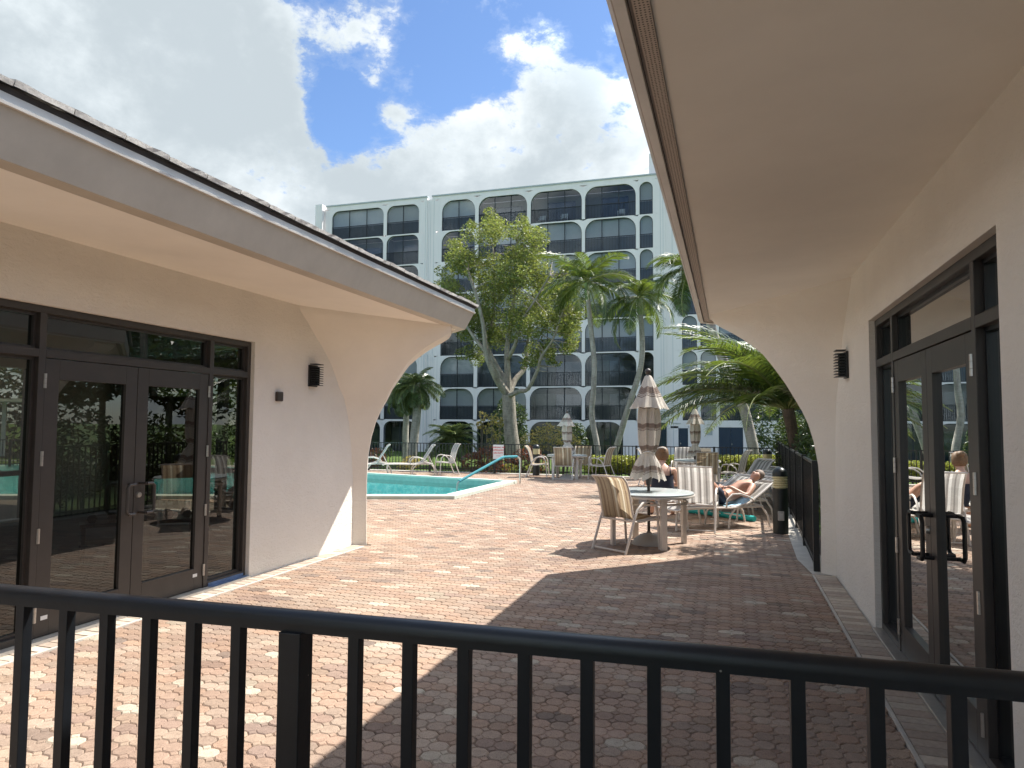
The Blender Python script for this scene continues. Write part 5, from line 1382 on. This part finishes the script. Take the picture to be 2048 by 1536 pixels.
def palm(name, lab, grp, trunk, radii, crown_n, L_, mat, seed, ll=.5, shaft=0, barkm='barkp', elev=(75, -35), droop=(1.5, 2.0), lw=.04, hang=.5, nleaf=34, nvar=4, azb=None, skew=None):
    r = random.Random(seed); T = thing(name, lab, 'palm tree', group=grp) if grp else thing(name, lab, 'palm tree')
    mb = MB(); pts = limb(mb, trunk, radii[0], radii[1], 10); mb.build('trunk', M[barkm], T, smooth='auto')
    top = Vector(trunk[-1]); ax = (pts[-1]-pts[-4]).normalized()
    if shaft:
        m2 = MB(); m2.tube([top, top+ax*shaft*.3, top+ax*shaft*.8, top+ax*shaft], [radii[1]*1.05, radii[1]*1.25, radii[1]*.9, radii[1]*.5], 10); m2.build('crownshaft', M['shaft'], T, smooth='auto'); top = top+ax*shaft*.85
    vars_ = [frond_mesh(r, L_*r.uniform(.88, 1.1), r.uniform(*droop), nleaf, ll, lw, mat, up=0, hang=hang) for _ in range(nvar)]
    for i in range(crown_n):
        fm, sm = r.choice(vars_); az = i*2.39996+r.uniform(-.25, .25); t = (i+.5)/crown_n; el = R(elev[0]+(elev[1]-elev[0])*t**.8+r.uniform(-7, 7))
        k = 1.0 if t > .15 else .75
        rot = Matrix.Rotation(az, 4, 'Z') @ Matrix.Rotation(-el, 4, 'Y') @ Matrix.Rotation(r.uniform(-.25, .25), 4, 'X')
        f = link('frond', fm, T); f.matrix_local = Matrix.Translation(top) @ rot @ Matrix.Scale(k*r.uniform(.9, 1.08), 4)
        s_ = link('rachis', sm, f)
    return T
q = lambda x, y, Yv, dy=0: at_y(x, y, Yv+dy)
palm('coconut_palm', 'feather palm just right of the big tree, with a slim gently bending trunk', 'slender palms in front of the block',
     [q(1198, 925, 27), q(1192, 880, 27), q(1183, 830, 27), q(1187, 780, 27), q(1188, 720, 27), q(1180, 640, 27), q(1176, 600, 27)], (.125, .09), 20, 2.25, 'leaf_palm', 4, .62, .85, elev=(84, -25), droop=(1.2, 2.0), lw=.036, nleaf=50, hang=.55)
palm('coconut_palm', 'feather palm with green crownshaft whose lower trunk slants left behind the near umbrella', 'slender palms in front of the block',
     [q(1224, 925, 28), q(1240, 870, 28), q(1258, 810, 28), q(1276, 755, 28), q(1284, 715, 28), q(1284, 670, 28), q(1281, 630, 28)], (.13, .10), 18, 2.15, 'leaf_palm', 9, .62, .85, elev=(82, -30), droop=(1.3, 2.1), lw=.036, nleaf=50, hang=.55)
palm('coconut_palm', 'feather palm half hidden by the right-hand eaves, its pale trunk leaning down to the right', 'slender palms in front of the block',
     [q(1512, 930, 24), q(1503, 880, 24), q(1487, 815, 24), q(1463, 755, 24), q(1440, 705, 24), q(1422, 650, 24), q(1404, 590, 24), q(1393, 560, 24)], (.19, .13), 18, 2.0, 'leaf_palm', 13, .65, .5, elev=(74, -45), droop=(1.4, 2.1), lw=.036, nleaf=50, hang=.55)
palm('cabbage_palm', 'shaggy palm with the thinner grey trunk, furthest left beside the curved pier', 'pair of palms behind the pool loungers',
     [q(812, 925, 33), q(811, 870, 33), q(812, 830, 33), q(804, 780, 33)], (.17, .15), 24, 1.45, 'leaf_date', 21, .6, 0, elev=(70, -50), droop=(1.1, 1.9), lw=.03, nleaf=56, hang=.7)
palm('cabbage_palm', 'shaggy palm with the thicker curving trunk, right one of the pair by the curved pier', 'pair of palms behind the pool loungers',
     [q(824, 925, 30), q(829, 870, 30), q(834, 820, 30), q(832, 770, 30)], (.22, .19), 26, 1.55, 'leaf_date', 22, .62, 0, elev=(75, -50), droop=(1.1, 1.8), lw=.03, nleaf=56, hang=.75)
palm('pygmy_date_palm', 'low bushy date palm with a reddish stem in front of the ground-floor arches', None,
     [q(905, 925, 26), q(903, 905, 26), q(904, 878, 26)], (.16, .17), 34, 1.35, 'leaf_date', 31, .42, 0, 'barkd', elev=(80, -30), droop=(1.2, 1.9), lw=.03, nleaf=46, hang=.25)
def palmD():
    base = at_y(1606, 975, 17.5); top = at_y(1576, 818, 17.5)
    palm('date_palm', 'large feathery palm arching over the right-hand fence and the loungers', None, [base, (base+top)/2, top], (.12, .14), 52, 3.8, 'leaf_palm', 41, .66, 0, 'barkd', elev=(84, 8), droop=(.85, 1.5), lw=.034, nleaf=80, hang=.35, nvar=5)
palmD()

def shrub(name, lab, cat, blobs, mat, size, dens, seed, stems=True, grp=None, lo=.7, hi=1.25, stemcol='bark'):
    r = random.Random(seed); T = thing(name, lab, cat, group=grp) if grp else thing(name, lab, cat); mb = MB(); sb = MB()
    for c_, rad in blobs:
        n_ = min(3200, int(dens*11*rad[0]*rad[2]/size**2))
        leaf_cloud(mb, r, c_, rad, max(40, n_), size, lo, hi, bias=.62)
        if stems:
            b = Vector((c_[0]+r.uniform(-.1, .1), c_[1], gz(c_[1])-.05))
            for k in range(3): sb.tube([b, Vector(c_)+Vector((r.uniform(-.4, .4)*rad[0], r.uniform(-.3, .3)*rad[1], r.uniform(-.3, .5)*rad[2]))], [.02, .006], 4)
    mb.build('foliage', M[mat], T, recalc=False)
    if stems: sb.build('stems', M[stemcol], T)['kind'] = 'stuff'
    return T
P = lambda x, y, Y_: at_y(x, y, Y_)
def blob(x, y, Y_, rx, rz, ry=None):
    c_ = P(x, y, Y_); s_ = Y_/FPX; return (c_, (rx*s_, (ry or rx)*s_, rz*s_))
shrub('croton_bush', 'dark red leafed bush behind the first lounger, next to the curved pier', 'bush', [blob(752, 915, 23.3, 22, 22), blob(735, 922, 23.3, 20, 20)], 'leaf_croton', .11, 3.2, 51, grp='dark red bushes behind the fence')
shrub('croton_bush', 'long dark red leafed bush behind the warning sign and handrail', 'bush', [blob(945, 925, 23.3, 26, 22), blob(975, 915, 23.4, 30, 24), blob(1010, 928, 23.4, 30, 24), blob(1045, 922, 23.4, 26, 26), blob(1075, 928, 23.4, 22, 24), blob(990, 938, 23, 40, 14), blob(1065, 905, 23.6, 18, 14)], 'leaf_croton', .11, 3.2, 52, grp='dark red bushes behind the fence')
shrub('green_bush', 'small rounded light green bush between the two pool loungers', 'bush', [blob(822, 925, 23.4, 22, 15), blob(805, 932, 23.4, 14, 10)], 'leaf_varieg', .09, 3.5, 53)
shrub('green_bush', 'yellow-green bush patch seen through the dark red bush behind the handrail', 'bush', [blob(1020, 938, 22.9, 18, 12), blob(1060, 938, 22.9, 12, 10)], 'leaf_hedge', .08, 3, 57)
r = random.Random(5); hb = []
x = 1185
while x < 1600:
    hb.append(blob(x, 930, 23.2, 22, 20, 24)); x += 18
shrub('hedge', 'clipped bright yellow-green hedge behind the far fence', 'hedge', hb, 'leaf_hedge', .075, 7., 54, lo=.6, hi=1.35)
shrub('plumeria_shrub', 'loose shrub with light leaf tufts on bare stems left of the big trunk', 'shrub', [blob(965, 832, 27, 10, 14), blob(985, 838, 27, 13, 12), blob(975, 858, 27, 14, 12), blob(993, 870, 27, 12, 12), blob(985, 885, 27, 14, 10), blob(1000, 845, 27, 8, 10), blob(960, 850, 27, 8, 8)], 'leaf_varieg', .17, 2.0, 55)
shrub('dark_shrub', 'dark green tree-like shrub behind the big trunk', 'shrub', [blob(1015, 810, 33, 22, 18), blob(1035, 830, 33, 22, 24), blob(1000, 840, 33, 22, 24), blob(1040, 860, 33, 18, 20), blob(1010, 875, 33, 26, 24), blob(1045, 885, 33, 14, 16)], 'leaf_dark', .16, 3.2, 56)
shrub('variegated_shrub', 'sprawling pale speckled shrub right of the big trunk, behind the far table', 'shrub', [blob(1055, 880, 25, 16, 14), blob(1080, 870, 25, 22, 18), blob(1105, 868, 25, 22, 20), blob(1130, 875, 25, 22, 18), blob(1070, 895, 25, 24, 12), blob(1110, 893, 25, 26, 12), blob(1150, 885, 25, 14, 14), blob(1095, 852, 25, 10, 8)], 'leaf_varieg', .10, 1.7, 58)
shrub('dark_shrub', 'dark rounded bush right of the small far umbrella', 'shrub', [blob(1155, 868, 28, 18, 24), blob(1163, 890, 28, 16, 18), blob(1140, 855, 28, 14, 14)], 'leaf_dark', .14, 3.4, 59)
bb = [(Vector((1.9+.25*math.sin(k*2.1), 9.4+k*1.05, .85+.25*math.sin(k*1.3))), (.55, .8, .95)) for k in range(13)]
shrub('dark_hedge', 'tall dark green planting behind the right-hand fence under the feathery palm', 'hedge', bb, 'leaf_dark', .13, 3.0, 60)
shrub('dark_shrub', 'dark planting at the foot of the block behind the leaning pale trunk', 'shrub', [blob(1545, 850, 34, 40, 45), blob(1590, 800, 34, 40, 70), blob(1520, 890, 34, 20, 18), blob(1600, 880, 30, 40, 40)], 'leaf_dark', .2, 3.0, 61)
shrub('dark_shrub', 'dark shrub patch behind the pool loungers at the foot of the thick palm', 'shrub', [blob(862, 905, 30, 14, 12), blob(770, 905, 30, 20, 12)], 'leaf_dark', .12, 3, 62)
# shade trees beyond the right-hand fence (hidden by the eaves, they dapple the deck and mirror in the left doors)
for k, (x, y, h, s_) in enumerate(((2.7, 12.3, 5.2, .95), (4.6, 10.6, 6.2, 1.9), (7.6, 18.5, 6.5, 2.6), (7.5, 24, 7, 3.2), (9.5, 14, 7, 3.2), (12, 20, 8, 4))):
    rt = random.Random(90+k); T = thing('shade_tree', ['slender shade tree dappling the pavers by the right-hand fence', 'shade tree behind the right-hand pavilion', 'broad shade tree behind the right-hand row of loungers', 'tall shade tree at the far right corner of the garden', 'tall shade tree furthest behind the right-hand pavilion', 'largest shade tree beyond the garden corner'][k], 'tree', group='shade trees beyond the fence')
    mb = MB(); limb(mb, [(x, y, -.1), (x+.1, y, h*.3), (x-.1, y+.1, h*.6), (x, y, h)], .14, .05); mb.build('trunk', M['bark'], T, smooth='auto')
    mb = MB()
    for q_ in range(9): leaf_cloud(mb, rt, (x+rt.gauss(0, .55)*s_, y+rt.gauss(0, .55)*s_, h*(.62 if k > 1 else .9)+rt.gauss(0, .22)*s_), (s_*.6, s_*.6, s_*.42), 260 if k < 2 else 700, .16 if k < 2 else .34, .7, 1.2)
    mb.build('crown', M['leaf_dark'], T, recalc=False)
# beyond the pool to the left, seen only through the room: carport roofs, trees
CP = thing('carport', 'long carport with pale ribbed roof panels, seen through the glass doors on the left', 'carport', (-34, 26, 0), R(38))
for k in range(6):
    m = MB(); m.box(-9, 9, -2.4+k*.8, -1.64+k*.8, 2.55+k*.05, 2.60+k*.05); m.build('roof_panel', M['yellow'], CP)
m = MB()
for x in (-8, -4, 0, 4, 8): m.box(x-.08, x+.08, -1.9, -1.74, 0, 2.6)
m.build('post', M['white'], CP)
# trees far to the left
for k, (x, y, s_) in enumerate(((-30, 34, 7), (-41, 31, 8), (-46, 22, 8), (-38, 14, 6))):
    shrub('dark_tree', ['dark tree seen through the glass doors, just behind the carport', 'dark tree seen through the glass doors, far left of the carport', 'dark tree furthest left beyond the carport', 'low dark tree in front of the carport'][k], 'tree', [(Vector((x, y, s_*.9)), (s_, s_, s_*.8)), (Vector((x+1.5, y-1, s_*.5)), (s_*.8, s_*.8, s_*.6))], 'leaf_dark', .5, 2.2, 70+k, grp='trees beyond the pool')
fence('pool_fence', 'black picket fence on the far left side of the pool, seen through the glass doors', (-26, 12, 0), (-24.5, 22.3, 0), .99, .13, 18, 1.0)
sign('banner', 'purple banner with pale lettering hung outside, seen through the first glass door', -19.6, 18.6, 1.55, 1.1, .9, R(45), M['purple'], [('you', .42, .12, M['signwhite'], .002)])
